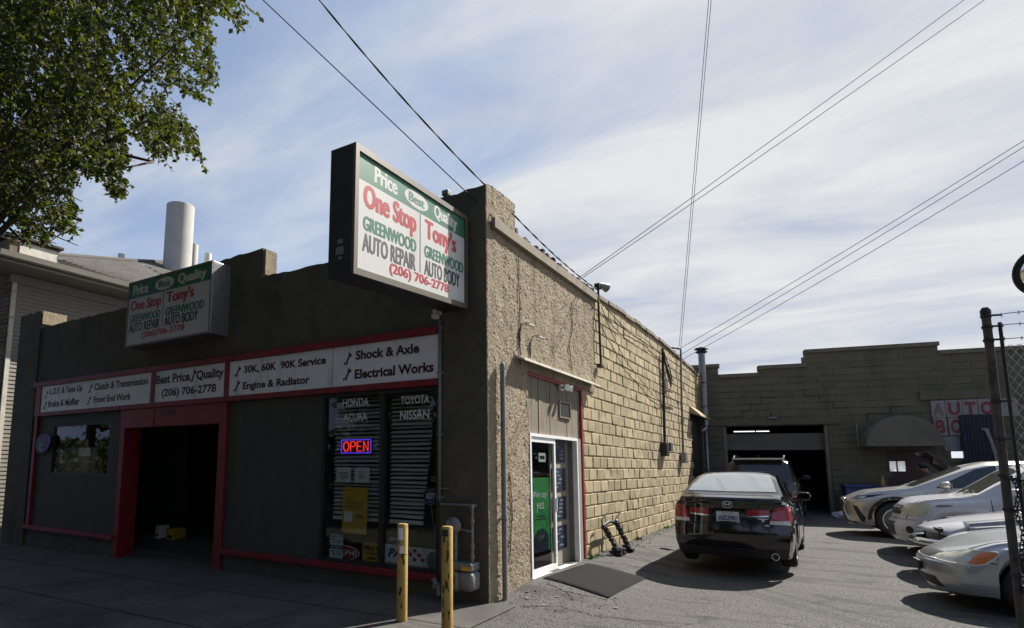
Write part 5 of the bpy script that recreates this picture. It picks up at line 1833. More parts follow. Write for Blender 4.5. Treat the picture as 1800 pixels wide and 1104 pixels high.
class Car:
    def __init__(self, name, label, spec, loc, rz, body_mat):
        self.s = spec
        self.root = thing(name, label, 'car', loc, rz)
        s = spec
        L, W = s['L'], s['W']
        self.L, self.W = L, W
        x0 = s.get('x0', 0.0)
        R_ = s['R']
        Ra = R_ + s.get('arch', .055)
        wx = s['wx']
        xs = set([x0, x0 + .012, x0 + .03, x0 + .06, x0 + .1, x0 + .15, L - .15, L - .1, L - .06, L - .03, L - .012, L])
        x = x0 + .2
        while x < L - .2:
            xs.add(round(x, 3))
            x += .055
        for w_ in wx:
            for k in range(25):
                xs.add(round(w_ - Ra * math.cos(math.pi * k / 24), 4))
            xs.add(w_ - Ra - .006)
            xs.add(w_ + Ra + .006)
        xs = sorted(q for q in xs if x0 <= q <= L)
        tum = s.get('tum', .42)
        wf = s.get('wf', [(0, .93), (.5, .985), (1.2, 1), (L - 1.2, 1), (L - .4, .985), (L, .94)])
        secs = []
        for x in xs:
            zc = smooth_interp(s['zc'], x)
            zs = min(smooth_interp(s['zs'], x), zc - .015)
            hw = W / 2 * smooth_interp(wf, x, .1)
            zb = s.get('zb', .2)
            if x < .5:
                zb = s.get('zbf', zb)
            if x > L - .6:
                zb = s.get('zbr', zb + .03)
            fl = 0.0
            for w_ in wx:
                if abs(x - w_) < Ra:
                    zb = max(zb, R_ + math.sqrt(max(0, Ra * Ra - (x - w_) ** 2)))
                fl = max(fl, 1 - abs(x - w_) / (Ra * 1.5))
            d = zs - zb
            fl = max(0, fl) * s.get('flare', .012)
            g = zc - zs
            ge = .86 * g
            yt = hw - .075
            y9 = yt - tum * ge
            y10 = y9 - .10 * min(1, g / .35)
            sec = [(hw - .05 + fl * 2, zb), (hw - .010 + fl, zb + .25 * d), (hw + fl * .5, zb + .5 * d), (hw - .002, zb + .72 * d), (hw - .015, zb + .9 * d), (hw - .042, zs - .004),
                   (yt, zs + .07 * g + .003), (yt - tum * ge * .38, zs + .38 * ge), (yt - tum * ge * .72, zs + .72 * ge), (y9, zs + ge),
                   (y10, zs + .955 * g), (y10 * .62, zs + .99 * g), (0, zc)]
            secs.append((x, hw, sec))
        n = len(secs[0][2])
        full = 2 * n - 1
        V = []
        for x, hw, sec in secs:
            row = [(x, -y, z) for y, z in sec] + [(x, y, z) for y, z in sec[-2::-1]]
            V.append(row)
        mb = MB()

        def deform(p):
            x, y, z = p
            hw = W / 2
            a = max(0, 1 - (x - x0) / .75) ** 2
            b_ = max(0, 1 - (L - x) / .75) ** 2
            if not s.get('cut'):
                x += a * (s.get('kf', .3) * min(1.1, abs(y) / hw) ** 2.6 + float(np.interp(z, [q[0] for q in s['pf']], [q[1] for q in s['pf']])))
            x -= b_ * (s.get('kr', .25) * min(1.1, abs(y) / hw) ** 2.6 + float(np.interp(z, [q[0] for q in s['pr']], [q[1] for q in s['pr']])))
            return Vector((x, y, z))

        for row in V:
            mb.v.extend(deform(p) for p in row)
        for i in range(len(V) - 1):
            for j in range(full - 1):
                mb.f.append((i * full + j, i * full + j + 1, (i + 1) * full + j + 1, (i + 1) * full + j))
        # rounded end caps
        for ri in (0, len(V) - 1):
            row = V[ri]
            K = 7
            prevL = [ri * full + j for j in range(n)]
            prevR = [ri * full + (full - 1 - j) for j in range(n)]
            for k in range(1, K + 1):
                f = 1 - k / K
                curL, curR = [], []
                for j in range(n):
                    x, y, z = row[j]
                    curL.append(len(mb.v))
                    mb.v.append(deform((x, y * f, z)))
                    x, y, z = row[full - 1 - j]
                    curR.append(len(mb.v))
                    mb.v.append(deform((x, y * f, z)))
                for j in range(n - 1):
                    mb.f.append((prevL[j], prevL[j + 1], curL[j + 1], curL[j]))
                    mb.f.append((prevR[j], prevR[j + 1], curR[j + 1], curR[j]))
                prevL, prevR = curL, curR
        self.bvh = BVHTree.FromPolygons([tuple(v) for v in mb.v], mb.f)
        self.body = mb.build('body', body_mat, self.root, smooth=True, angle=38)
        bmw = bmesh.new()
        bmw.from_mesh(self.body.data)
        bmesh.ops.remove_doubles(bmw, verts=bmw.verts[:], dist=.0006)
        bmesh.ops.recalc_face_normals(bmw, faces=bmw.faces[:])
        bmw.to_mesh(self.body.data)
        bmw.free()
        self.body.data.set_sharp_from_angle(angle=R(38))
        MB().bbox(x0 + .48, L - .5, -W / 2 + .2, W / 2 - .2, .2, s['zs'][1][1] - .06, .03).build('underbody', TRIM, self.root)
        self.wheels()

    # ---- pieces laid on the body
    def cast(self, o, d):
        h = self.bvh.ray_cast(Vector(o), Vector(d))
        return (h[0], h[1]) if h[0] else (None, None)

    def basis(self, view):
        if view == 'left':
            return Vector((0, -4, 0)), Vector((1, 0, 0)), Vector((0, 0, 1)), Vector((0, 1, 0))
        if view == 'right':
            return Vector((0, 4, 0)), Vector((1, 0, 0)), Vector((0, 0, 1)), Vector((0, -1, 0))
        if view == 'front':
            return Vector((-4, 0, 0)), Vector((0, 1, 0)), Vector((0, 0, 1)), Vector((1, 0, 0))
        if view == 'rear':
            return Vector((self.L + 4, 0, 0)), Vector((0, 1, 0)), Vector((0, 0, 1)), Vector((-1, 0, 0))
        if view == 'top':
            return Vector((0, 0, 5)), Vector((1, 0, 0)), Vector((0, 1, 0)), Vector((0, 0, -1))
        k, a = view                     # ('diag', degrees): looking along (cos a, sin a)
        d = Vector((math.cos(R(a)), math.sin(R(a)), 0))
        return -d * 5, Vector((d.y, -d.x, 0)), Vector((0, 0, 1)), d

    def patch(self, poly, view, name, m, parent=None, off=.006, res=.05):
        O, U, V_, D = self.basis(view)
        P = []
        for (a, b_) in zip(poly, poly[1:] + poly[:1]):
            k = max(1, int(math.dist(a, b_) / res))
            P += [(a[0] + (b_[0] - a[0]) * i / k, a[1] + (b_[1] - a[1]) * i / k) for i in range(k)]
        nb = len(P)

        def inside(x, y):
            c = False
            for (x1, y1), (x2, y2) in zip(poly, poly[1:] + poly[:1]):
                if (y1 > y) != (y2 > y) and x < (x2 - x1) * (y - y1) / (y2 - y1) + x1:
                    c = not c
            return c

        xa, xb = min(p[0] for p in P), max(p[0] for p in P)
        ya, yb = min(p[1] for p in P), max(p[1] for p in P)
        x = xa + res / 2
        while x < xb:
            y = ya + res / 2
            while y < yb:
                if inside(x, y) and min((p[0] - x) ** 2 + (p[1] - y) ** 2 for p in P[:nb]) > (res * .4) ** 2:
                    P.append((x, y))
                y += res
            x += res
        vs, es, fs, *_ = geometry.delaunay_2d_cdt([Vector(p) for p in P], [(i, (i + 1) % nb) for i in range(nb)], [], 1, 1e-5)
        out, ok = [], []
        for v in vs:
            h, nrm = self.cast(O + U * v[0] + V_ * v[1], D)
            ok.append(h is not None)
            if h is None:
                out.append(Vector((0, 0, 0)))
                continue
            if nrm.dot(D) > 0:
                nrm = -nrm
            out.append(h + (nrm * .6 - D * .4).normalized() * off)
        mb = MB()
        mp_ = {}
        for f in fs:
            if all(ok[i] for i in f) and max((out[f[i]] - out[f[i - 1]]).length for i in range(3)) < res * 6:
                t = []
                for i in f:
                    if i not in mp_:
                        mp_[i] = len(mb.v)
                        mb.v.append(out[i])
                    t.append(mp_[i])
                mb.f.append(tuple(t))
        if not mb.f:
            return None
        return mb.build(name, m, parent or self.root, smooth=True, angle=50)

    def line(self, pts, view, name, m=None, r=.0062, parent=None, close=False, off=0.0):
        O, U, V_, D = self.basis(view)
        P = []
        if close:
            pts = pts + pts[:1]
        for a, b_ in zip(pts, pts[1:]):
            k = max(1, int(math.dist(a, b_) / .05))
            for i in range(k):
                P.append((a[0] + (b_[0] - a[0]) * i / k, a[1] + (b_[1] - a[1]) * i / k))
        P.append(pts[-1])
        Q = []
        for p in P:
            h, _n = self.cast(O + U * p[0] + V_ * p[1], D)
            if h:
                Q.append(h - D * off)
        if len(Q) < 2:
            return None
        return MB().tube(Q, r, 5).build(name, m or TRIM, parent or self.root, smooth=True)

    def both(self, poly, name, m, **k):
        self.patch(poly, 'left', name, m, **k)
        self.patch(poly, 'right', name, m, **k)

    def wheels(self):
        s = self.s
        r, w_ = s['R'], s.get('tw', .21)
        rr = s.get('rim', r - .11)
        proto = thing('wheel', None, None)
        proto.parent = self.root
        Rx = Matrix.Rotation(R(90), 4, 'X')       # axis to -Y (outer face at -Y)
        h = w_ / 2
        MB().lathe([(rr - .01, -h + .02), (rr + .01, -h + .005), (r - .045, -h), (r - .012, -h + .025), (r, -h + .05), (r, h - .05), (r - .012, h - .025), (r - .045, h), (rr + .01, h - .005), (rr - .01, h - .02)], 40, Rx).build('tyre', TYRE, proto, smooth=True, angle=35)
        rim = MB()
        rim.lathe([(rr, h - .012), (rr - .02, h - .02), (rr - .03, h - .09), (0, h - .10)], 32, Rx)
        ro = rim.build('rim_barrel', mat('rim_dark', (.10, .10, .10), .5, metal=.5), proto, smooth=True, angle=35)
        sp = MB()
        ns = s.get('spokes', 5)
        for k in range(ns):
            a = 2 * math.pi * k / ns
            pr_ = [(-.028, .03), (.028, .03), (.020 + .1 / ns, rr - .012), (-.020 - .1 / ns, rr - .012)]
            sp.prism(pr_, lambda p, q, d, a=a: (p * math.cos(a) - q * math.sin(a), -d, p * math.sin(a) + q * math.cos(a)), h - .045, h - .016)
        sp.lathe([(.06, h - .05), (.06, h - .012), (.03, h - .004), (0, h - .004)], 20, Rx)
        sp.lathe([(rr - .022, h - .03), (rr - .018, h - .010), (rr - .002, h - .008), (rr, h - .03)], 32, Rx)
        sp.build('rim', ALLOY, proto, smooth=True, angle=35)
        y = self.W / 2 - w_ / 2 - .015
        first = True
        for x in s['wx']:
            for sd in (-1, 1):
                o = proto if first else copy_tree(proto, self.root)
                first = False
                o.location = (x, sd * y, r)
                o.rotation_euler = (0, R(17 * x), 0 if sd < 0 else math.pi)

    def mirror(self, x, z, m, sides=(-1, 1), sx=.10, sy=.11, sz=.075):
        for sd in sides:
            h, _ = self.cast((x, sd * 4, z), (0, -sd, 0))
            yb = h.y if h else sd * self.W / 2
            bm = bmesh.new()
            bmesh.ops.create_uvsphere(bm, u_segments=20, v_segments=12, radius=1)
            for v in bm.verts:
                c = v.co
                v.co = Vector(((abs(c.x) ** .8 * (1 if c.x > 0 else -1)) * sx if c.x < 0 else c.x * sx * .5, (abs(c.y) ** .7) * (1 if c.y > 0 else -1) * sy, (abs(c.z) ** .7) * (1 if c.z > 0 else -1) * sz))
            mo = MB().bm(bm, Matrix.Translation((x, yb + sd * (sy + .07), z + .05))).build('wing_mirror', m, self.root, smooth=True)
            MB().tube([(x + .02, yb - sd * .01, z - .0), (x, yb + sd * .09, z + .02)], .022, 8).build('stalk', TRIM, mo, smooth=True)
            MB().bbox(x + sx * .46, x + sx * .52, yb + sd * (sy + .07) - sy * .8, yb + sd * (sy + .07) + sy * .8, z + .05 - sz * .75, z + .05 + sz * .75, .01).build('mirror_glass', mat('dim_mirror', (.10, .10, .095), .05, metal=1.0), mo)


def handle(c, x, z, m, sides=('left', 'right')):
    for v in sides:
        c.line([(x, z), (x + .17, z + .004)], v, 'door_handle', m, .013)


# --- black sedan, seen from behind
acc = dict(L=4.93, W=1.69, R=.335, wx=(1.02, 3.83), tum=.44, zb=.19, zbr=.19,
           zc=[(0, .60), (.15, .70), (.5, .81), (1.35, .97), (1.5, 1.0), (2.3, 1.42), (2.6, 1.49), (3.1, 1.515), (3.55, 1.485), (3.85, 1.41), (4.42, 1.15), (4.52, 1.115), (4.8, 1.10), (4.93, 1.07)],
           zs=[(0, .56), (.5, .74), (1.4, .92), (3.0, .975), (4.3, 1.01), (4.75, 1.01), (4.93, .98)],
           pf=[(.2, .08), (.4, 0), (.55, .02), (.7, .1)], pr=[(.2, .14), (.33, .03), (.5, 0), (.66, .015), (.70, .055), (.95, .075), (1.03, .05), (1.1, .09)], kr=.26, kf=.3, tw=.22, spokes=7)
BLK = paint('black_car_paint', (.006, .006, .008), rough=.12)
AX, AY = 2.135, 3.72 + acc['L']
a = Car('black_sedan', 'black four door sedan parked with its rear to the camera beside the block wall', acc, (AX, AY, gz(AX, 5.2) + .005), R(-90), BLK)
a.root.rotation_euler = (R(0), R(-1.2), R(-90))
# in car coordinates the car's right side is +y here
a.patch([(3.72, -.51), (3.68, 0), (3.72, .51), (4.05, .575), (4.37, .63), (4.40, 0), (4.37, -.63), (4.05, -.575)], 'top', 'rear_window', CGR, off=.006)
for poly in ([(1.85, 1.01), (2.45, 1.34), (2.95, 1.385), (2.95, 1.01)], [(3.03, 1.01), (3.03, 1.385), (3.45, 1.35), (3.75, 1.24), (3.92, 1.08), (3.88, 1.03)]):
    a.both(poly, 'side_window', CG)
a.both([(2.955, 1.01), (2.955, 1.385), (3.025, 1.385), (3.025, 1.01)], 'door_pillar', TRIM, off=.005)
for v in ('left', 'right'):
    a.line([(1.8, .995), (3.95, 1.02)], v, 'belt_trim', CHROME, .006)
    a.line([(2.99, .98), (3.0, .30)], v, 'door_seam')
    a.line([(3.95, 1.0), (3.75, .70), (3.55, .33)], v, 'door_seam')
    a.line([(1.75, .25), (3.2, .235), (3.5, .24)], v, 'side_skirt', CHROME, .008)
handle(a, 2.66, .86, CHROME)
handle(a, 3.55, .88, CHROME)
a.mirror(1.92, 1.03, BLK)
for sg in (-1, 1):
    f = lambda pts: [(sg * y, z) for y, z in pts]
    lamp = a.patch(f([(.55, .735), (.61, .93), (.73, .955), (.82, .95), (.835, .735), (.69, .735)]), 'rear', 'tail_light', TAIL, res=.03)
    a.patch(f([(.545, .69), (.555, .745), (.69, .74), (.835, .745), (.835, .685)]), 'rear', 'clear_lens', CLEAR, lamp, off=.011, res=.03)
    a.patch(f([(.26, .805), (.26, .90), (.55, .905), (.55, .825)]), 'rear', 'reflector_strip', TAIL, res=.03)
    a.patch(f([(.26, .785), (.26, .803), (.54, .823), (.54, .80)]), 'rear', 'chrome_strip', CHROME, off=.009, res=.03)
    a.patch([(4.50, .72), (4.48, .95), (4.70, .955), (4.72, .72)], 'right' if sg > 0 else 'left', 'tail_light_side', TAIL, res=.03)
    a.line(f([(.24, .73), (.24, .975), (.78, .99)]), 'rear', 'boot_seam')
a.line([(-.86, .69), (0, .675), (.86, .69)], 'rear', 'bumper_seam')
a.patch([(-.82, .195), (.82, .195), (.80, .33), (-.80, .33)], 'rear', 'underside_shade', TRIM, res=.05)  # black strip standing in for the shadow under the bumper
h, _n = a.cast((9, 0, .785), (-1, 0, 0))
px_ = h.x + .012
b = Board((px_, -.155, .86), (px_, .155, .86), (px_, -.155, .70), (px_, .155, .70))
mb, l, fr_ = MB(), MB(), MB()
b.rect(fr_, -.06, 1.06, -.12, 1.12, -.006, .01)
b.rect(mb, 0, 1, 0, 1, .002)
b.text(l, 'AES3901', .07, .93, .16, .66, .006, .03)
b.text(l, 'WASHINGTON', .25, .75, .78, .92, .006, .0)
pk = fr_.build('plate_recess', TRIM, a.root)
mb.build('number_plate', mat('plate_paper', (.60, .61, .62), .4, var=.06), pk)
l.build('plate_lettering', M['blueink'], pk)


def ring_pts(cx, cz, rx, rz, n=24, p=.55):
    return [(cx + rx * abs(math.cos(t)) ** p * (1 if math.cos(t) > 0 else -1), cz + rz * abs(math.sin(t)) ** p * (1 if math.sin(t) > 0 else -1)) for t in [2 * math.pi * k / n for k in range(n)]]


em = a.line(ring_pts(0, .965, .062, .048), 'rear', 'emblem', CHROME, .007, close=True, off=.006)
a.line([(-.034, 1.0), (-.024, .93)], 'rear', 'emblem_bar', CHROME, .008, em, off=.008)
a.line([(.034, 1.0), (.024, .93)], 'rear', 'emblem_bar', CHROME, .008, em, off=.008)
a.line([(-.026, .967), (.026, .967)], 'rear', 'emblem_bar', CHROME, .008, em, off=.008)
h, _n = a.cast((9, -.52, .95), (-1, 0, 0))
if h:
    b = Board((h.x + .01, -.63, .965), (h.x + .005, -.42, .965), (h.x + .01, -.63, .935), (h.x + .005, -.42, .935))
    l = MB()
    b.text(l, 'ACCORD', 0, 1, 0, 1, .004, .03)
    l.build('model_lettering', CHROME, a.root)
h, _n = a.cast((9, .46, .735), (-1, 0, 0))
b = Board((h.x + .008, .38, .79), (h.x + .0, .55, .79), (h.x + .008, .38, .68), (h.x + .0, .55, .68))
mb = MB()
b.poly(mb, [(0, .92), (.3, .86), (.5, .9), (.7, .86), (1, .92), (.78, .74), (.6, .7), (.58, .45), (.5, .38), (.42, .45), (.4, .7), (.22, .74)], .006)
b.rect(mb, .05, .95, -.12, .06, .006)
mb.build('steer_emblem', M['paper'], a.root)
MB().tube([(4.5, .60, .235), (4.86, .60, .235)], .05, 14, radii=[.045, .052]).build('exhaust_pipe', CHROME, a.root, smooth=True, angle=40)
MB().tube([(4.80, .60, .235), (4.863, .60, .235)], .044, 14).build('exhaust_bore', TRIM, a.root)

# --- black SUV farther in, half inside the garage doorway
suv = dict(L=4.75, W=1.88, R=.37, wx=(.95, 3.74), tum=.30, zb=.25, arch=.06,
           zc=[(0, .75), (.2, .95), (1.1, 1.10), (1.3, 1.15), (2.0, 1.60), (2.4, 1.70), (3.2, 1.73), (4.25, 1.70), (4.45, 1.62), (4.65, 1.2), (4.75, 1.05)],
           zs=[(0, .70), (.3, .88), (1.2, 1.02), (3, 1.06), (4.5, 1.08), (4.75, 1.0)],
           pf=[(.2, .05), (.5, 0), (.9, .1)], pr=[(.2, .1), (.5, 0), (.9, .03), (1.1, .06)], kr=.22, spokes=5)
DK = paint('black_suv_paint', (.010, .010, .011), rough=.15)
SY = 11.9
u = Car('black_suv', 'black sport utility vehicle with roof rails ahead of the black sedan', suv, (1.86, SY + 4.75, .085), R(-90), DK)
u.patch([(-.62, 1.12), (.62, 1.12), (.58, 1.52), (.5, 1.60), (-.5, 1.60), (-.58, 1.52)], 'rear', 'rear_window', CG)
for poly in ([(1.75, 1.1), (2.2, 1.5), (2.7, 1.56), (2.7, 1.1)], [(2.78, 1.1), (2.78, 1.56), (3.5, 1.55), (3.5, 1.1)], [(3.58, 1.1), (3.58, 1.54), (4.2, 1.50), (4.42, 1.15)]):
    u.both(poly, 'side_window', CG)
for sg in (-1, 1):
    MB().tube([(2.3, sg * .60, 1.66), (2.45, sg * .60, 1.76), (4.0, sg * .60, 1.77), (4.15, sg * .60, 1.70)], .02, 8).build('roof_rail', CHROME, u.root, smooth=True)
    u.patch([(sg * .62, .62), (sg * .62, .74), (sg * .86, .74), (sg * .86, .62)], 'rear', 'tail_light', TAIL, res=.04)
    u.mirror(1.85, 1.12, DK, (sg,))
MB().bbox(4.22, 4.56, -.60, .60, 1.655, 1.70, .015).build('roof_spoiler', mat('spoiler_grey', (.30, .30, .29), .25, coat=.5), u.root)
MB().tube([(3.9, 0, 1.72), (4.0, 0, 1.80)], .025, 6, radii=[.03, .01]).build('aerial', TRIM, u.root)

# --- the row of cars facing left
SIL = paint('silver_suv_paint', (.46, .44, .41), metal=.6, rough=.3)
lex = dict(L=4.63, W=1.845, R=.37, wx=(.93, 3.59), tum=.36, zb=.24, arch=.065, flare=.02,
           zc=[(0, .78), (.1, .86), (.4, .96), (1.0, 1.04), (1.22, 1.07), (1.5, 1.2), (2.15, 1.52), (2.5, 1.62), (3.0, 1.645), (3.7, 1.60), (4.2, 1.45), (4.5, 1.12), (4.63, 1.0)],
           zs=[(0, .72), (.25, .80), (.6, .88), (1.3, .985), (2.5, 1.03), (4.2, 1.10), (4.63, .95)],
           pf=[(.2, .14), (.35, .06), (.6, .02), (.76, 0), (.86, .07)], pr=[(.2, .1), (.5, 0), (1.0, .08)], kf=.38, kr=.25, spokes=5, rim=.25)
LX, LY = 3.62, 10.75
c = Car('silver_crossover', 'silver crossover with sharp black grille, farthest of the row facing left', lex, (LX, LY, gz(LX + 1, LY)), R(2.5), SIL)
WSO = CGL
c.patch([(1.28, -.70), (1.25, 0), (1.28, .70), (2.1, .58), (2.16, 0), (2.1, -.58)], 'top', 'windscreen', WSO)
for poly in ([(1.62, 1.07), (2.3, 1.46), (2.62, 1.53), (2.62, 1.06)], [(2.69, 1.06), (2.69, 1.535), (3.2, 1.53), (3.55, 1.45), (3.62, 1.12)]):
    c.both(poly, 'side_window', CG)
for v in ('left', 'right'):
    c.line([(1.45, 1.0), (1.50, .6), (1.55, .34)], v, 'door_seam')
    c.line([(2.66, 1.04), (2.66, .35)], v, 'door_seam')
    c.patch([(.93 + .435 * math.cos(R(t)) * rr_, .37 + .435 * math.sin(R(t)) * rr_) for rr_, ts in ((1.0, range(0, 181, 12)), (1.16, range(180, -1, -12))) for t in ts], v, 'arch_cladding', TRIM, off=.008, res=.04)
    c.patch([(1.42, .25), (1.42, .36), (3.1, .36), (3.1, .25)], v, 'sill_cladding', TRIM, res=.06)
c.line([(.10, -.55), (.45, -.70), (1.22, -.78)], 'top', 'bonnet_seam')
DG = ('diag', 45)
c.patch([(.52, .80), (.66, .865), (1.0, .90), (1.18, .93), (1.0, .855), (.72, .795)], DG, 'headlight', TRIM, res=.03)
c.patch([(.70, .812), (.80, .86), (.9, .87), (.84, .82)], DG, 'lamp_projector', CLEAR, off=.011, res=.03)
c.patch([(.50, .735), (.5, .755), (.95, .80), (.98, .785), (.72, .75)], DG, 'daytime_light', CLEAR, off=.009, res=.03)
c.patch([(.62, .66), (.74, .64), (.90, .40), (.84, .30), (.76, .34)], DG, 'corner_duct', TRIM, res=.03)
c.patch([(-.32, .80), (-.42, .68), (-.26, .58), (-.42, .30), (.42, .30), (.26, .58), (.42, .68), (.32, .80)], 'front', 'grille', TRIM, res=.04)
c.patch([(-.7, .2), (.7, .2), (.66, .30), (-.66, .30)], 'front', 'lower_lip', TRIM, res=.04)
c.line([(-.34, .80), (-.44, .68), (-.28, .58), (-.44, .30)], 'front', 'grille_trim', CHROME, .012)
c.line([(.34, .80), (.44, .68), (.28, .58), (.44, .30)], 'front', 'grille_trim', CHROME, .012)
c.mirror(1.78, 1.07, SIL, sx=.12, sy=.12, sz=.085)
handle(c, 2.32, .90, CHROME)

WHT = paint('white_suv_paint', (.58, .58, .59), rough=.3)
crv = dict(L=4.53, W=1.78, R=.34, wx=(.87, 3.49), tum=.26, zb=.24, arch=.06, flare=.02,
           zc=[(0, .80), (.08, .90), (.3, .97), (1.0, 1.05), (1.15, 1.08), (1.75, 1.52), (2.0, 1.63), (2.6, 1.68), (4.2, 1.66), (4.4, 1.5), (4.53, 1.0)],
           zs=[(0, .78), (.3, .90), (1.2, 1.0), (4.2, 1.06), (4.53, .95)],
           pf=[(.2, .10), (.33, .02), (.5, 0), (.58, .01), (.62, .08), (.9, .16)], pr=[(.2, .1), (.5, 0), (1.0, .05)], kf=.30, kr=.15, spokes=5)
VX_, VY_ = 4.32, 8.05
c = Car('white_suv', 'dented white sport utility vehicle with yellowed headlight, second farthest of the row facing left', crv, (VX_, VY_, gz(VX_ + 1, VY_)), R(3), WHT)
c.patch([(1.2, -.70), (1.17, 0), (1.2, .70), (1.74, .61), (1.80, 0), (1.74, -.61)], 'top', 'windscreen', WSO)
for poly in ([(1.52, 1.06), (1.98, 1.50), (2.4, 1.55), (2.4, 1.06)], [(2.48, 1.06), (2.48, 1.55), (3.3, 1.55), (3.3, 1.06)], [(3.38, 1.06), (3.38, 1.54), (4.1, 1.5), (4.2, 1.1)]):
    c.both(poly, 'side_window', CG)
for v in ('left', 'right'):
    c.line([(1.32, 1.0), (1.35, .35)], v, 'door_seam')
    c.line([(2.44, 1.02), (2.44, .35)], v, 'door_seam')
c.line([(.2, -.62), (.6, -.72), (1.15, -.78)], 'top', 'bonnet_seam')
c.patch([(.45, .68), (.45, .80), (.52, .90), (.92, .93), (.98, .88), (.94, .74), (.86, .68)], DG, 'headlight', HAZE, res=.03)
c.patch([(-.44, .70), (-.44, .86), (.44, .86), (.44, .70)], 'front', 'grille', TRIM, res=.04)
c.line([(-.44, .78), (.44, .78)], 'front', 'grille_bar', CHROME, .012)
c.patch([(-.40, .32), (-.40, .56), (.40, .56), (.40, .32)], 'front', 'air_intake', TRIM, res=.04)
c.patch([(.70 + .075 * math.cos(t), .45 + .065 * math.sin(t)) for t in [k * math.pi / 8 for k in range(16)]], DG, 'fog_lamp_hole', TRIM, res=.03)
c.line([(-.86, .62), (0, .62), (.86, .62)], 'front', 'bumper_seam')
mb = c.patch([(1.02, .86), (1.05, .90), (1.16, .905), (1.22, .885), (1.12, .865)], DG, 'scrape_mark', M['greypaint'], off=.006, res=.03)
c.mirror(1.62, 1.08, WHT, sx=.12)
wp = MB()
for y_ in (-.45, .05):
    P = []
    for i in range(9):
        h, _n = c.cast((1.16 + .05 * math.sin(i), y_ + i * .06, 4), (0, 0, -1))
        P.append(h + Vector((0, 0, .02)))
    wp.tube(P, .010, 5)
wp.build('wiper', TRIM, c.root)

GRY = paint('grey_sedan_paint', (.38, .38, .40), rough=.35)
GRD = paint('grey_fender_paint', (.16, .165, .19), rough=.35)
brk = dict(L=4.5, W=1.72, R=.31, wx=(.90, 3.55), x0=.62, cut=True, tum=.40, zb=.2,
           zc=[(0, .72), (.62, .84), (1.2, .93), (1.35, .97), (2.05, 1.34), (2.5, 1.44), (3.0, 1.45), (3.5, 1.38), (4.1, 1.08), (4.5, 1.0)],
           zs=[(0, .66), (.62, .79), (1.3, .88), (4.2, .97), (4.5, .94)], wf=[(0, .97), (1, 1), (3.5, 1), (4.5, .94)],
           pf=[(0, 0), (1, 0)], pr=[(.2, .1), (.5, 0), (1.0, .08)], kr=.25, spokes=5, zbf=.3)
BX, BY = 4.42, 5.85
c = Car('damaged_sedan', 'grey damaged sedan without bumper or headlights, third farthest of the row facing left', brk, (BX, BY, gz(BX + 1, BY)), R(3), GRD)
c.patch([(1.40, -.68), (1.37, 0), (1.40, .68), (2.0, .56), (2.06, 0), (2.0, -.56)], 'top', 'windscreen', WSO)
for poly in ([(1.72, .95), (2.3, 1.33), (2.75, 1.36), (2.75, .95)], [(2.82, .95), (2.82, 1.36), (3.3, 1.34), (3.7, 1.02)]):
    c.both(poly, 'side_window', CG)
hd = MB()
nx_, ny_ = 16, 18
hv = []
for i in range(nx_ + 1):
    for j in range(ny_ + 1):
        t_ = i / nx_
        yy = -.74 + 1.48 * j / ny_
        xf = .13 + .30 * (abs(yy) / .74) ** 2.4
        x = xf + (1.36 - xf) * t_
        zz = .965 - (1 - t_) ** 1.25 * .20 - (1 - t_) ** 8 * .07 - .05 * (abs(yy) / .74) ** 2.5
        hv.append(Vector((x, yy, zz)))
hd.v = hv
hd.f = [(i * (ny_ + 1) + j, (i + 1) * (ny_ + 1) + j, (i + 1) * (ny_ + 1) + j + 1, i * (ny_ + 1) + j + 1) for i in range(nx_) for j in range(ny_)]
ho = hd.build('bonnet', GRY, c.root, smooth=True)
sm = ho.modifiers.new('thickness', 'SOLIDIFY')
sm.thickness = .022
MB().bbox(.32, .64, -.55, .55, .24, .72, .03).build('radiator_support', TRIM, c.root)
MB().bbox(.30, .36, -.60, -.56, .25, .76, .01).bbox(.30, .36, .56, .60, .25, .76, .01).bbox(.28, .36, -.62, .62, .70, .745, .01).build('support_frame', M['darkmetal'], c.root)
MB().bbox(.48, .62, -.80, -.58, .45, .62, .04).bbox(.5, .60, -.76, -.60, .62, .70, .03).build('lamp_socket', M['greypaint'], c.root)
MB().tube([(.42, -.74, .52), (.20, -.55, .52), (.10, -.25, .52), (.08, 0, .52), (.10, .25, .52), (.20, .55, .52), (.42, .74, .52)], .055, 8).build('bumper_bar', CHROME, c.root, smooth=True, angle=50)
wp = MB()
for i in range(14):
    q = Vector((1.28 + random.uniform(-.05, .12), -.62 + random.uniform(-.1, .4), 1.0))
    wp.tube([q, q + Vector((random.uniform(-.1, .1), random.uniform(-.1, .1), .05)), q + Vector((random.uniform(-.15, .15), random.uniform(-.15, .15), 0))], .012, 5)
wp.build('loose_wiper_parts', M['galv'], c.root)
c.mirror(1.72, .98, GRD)

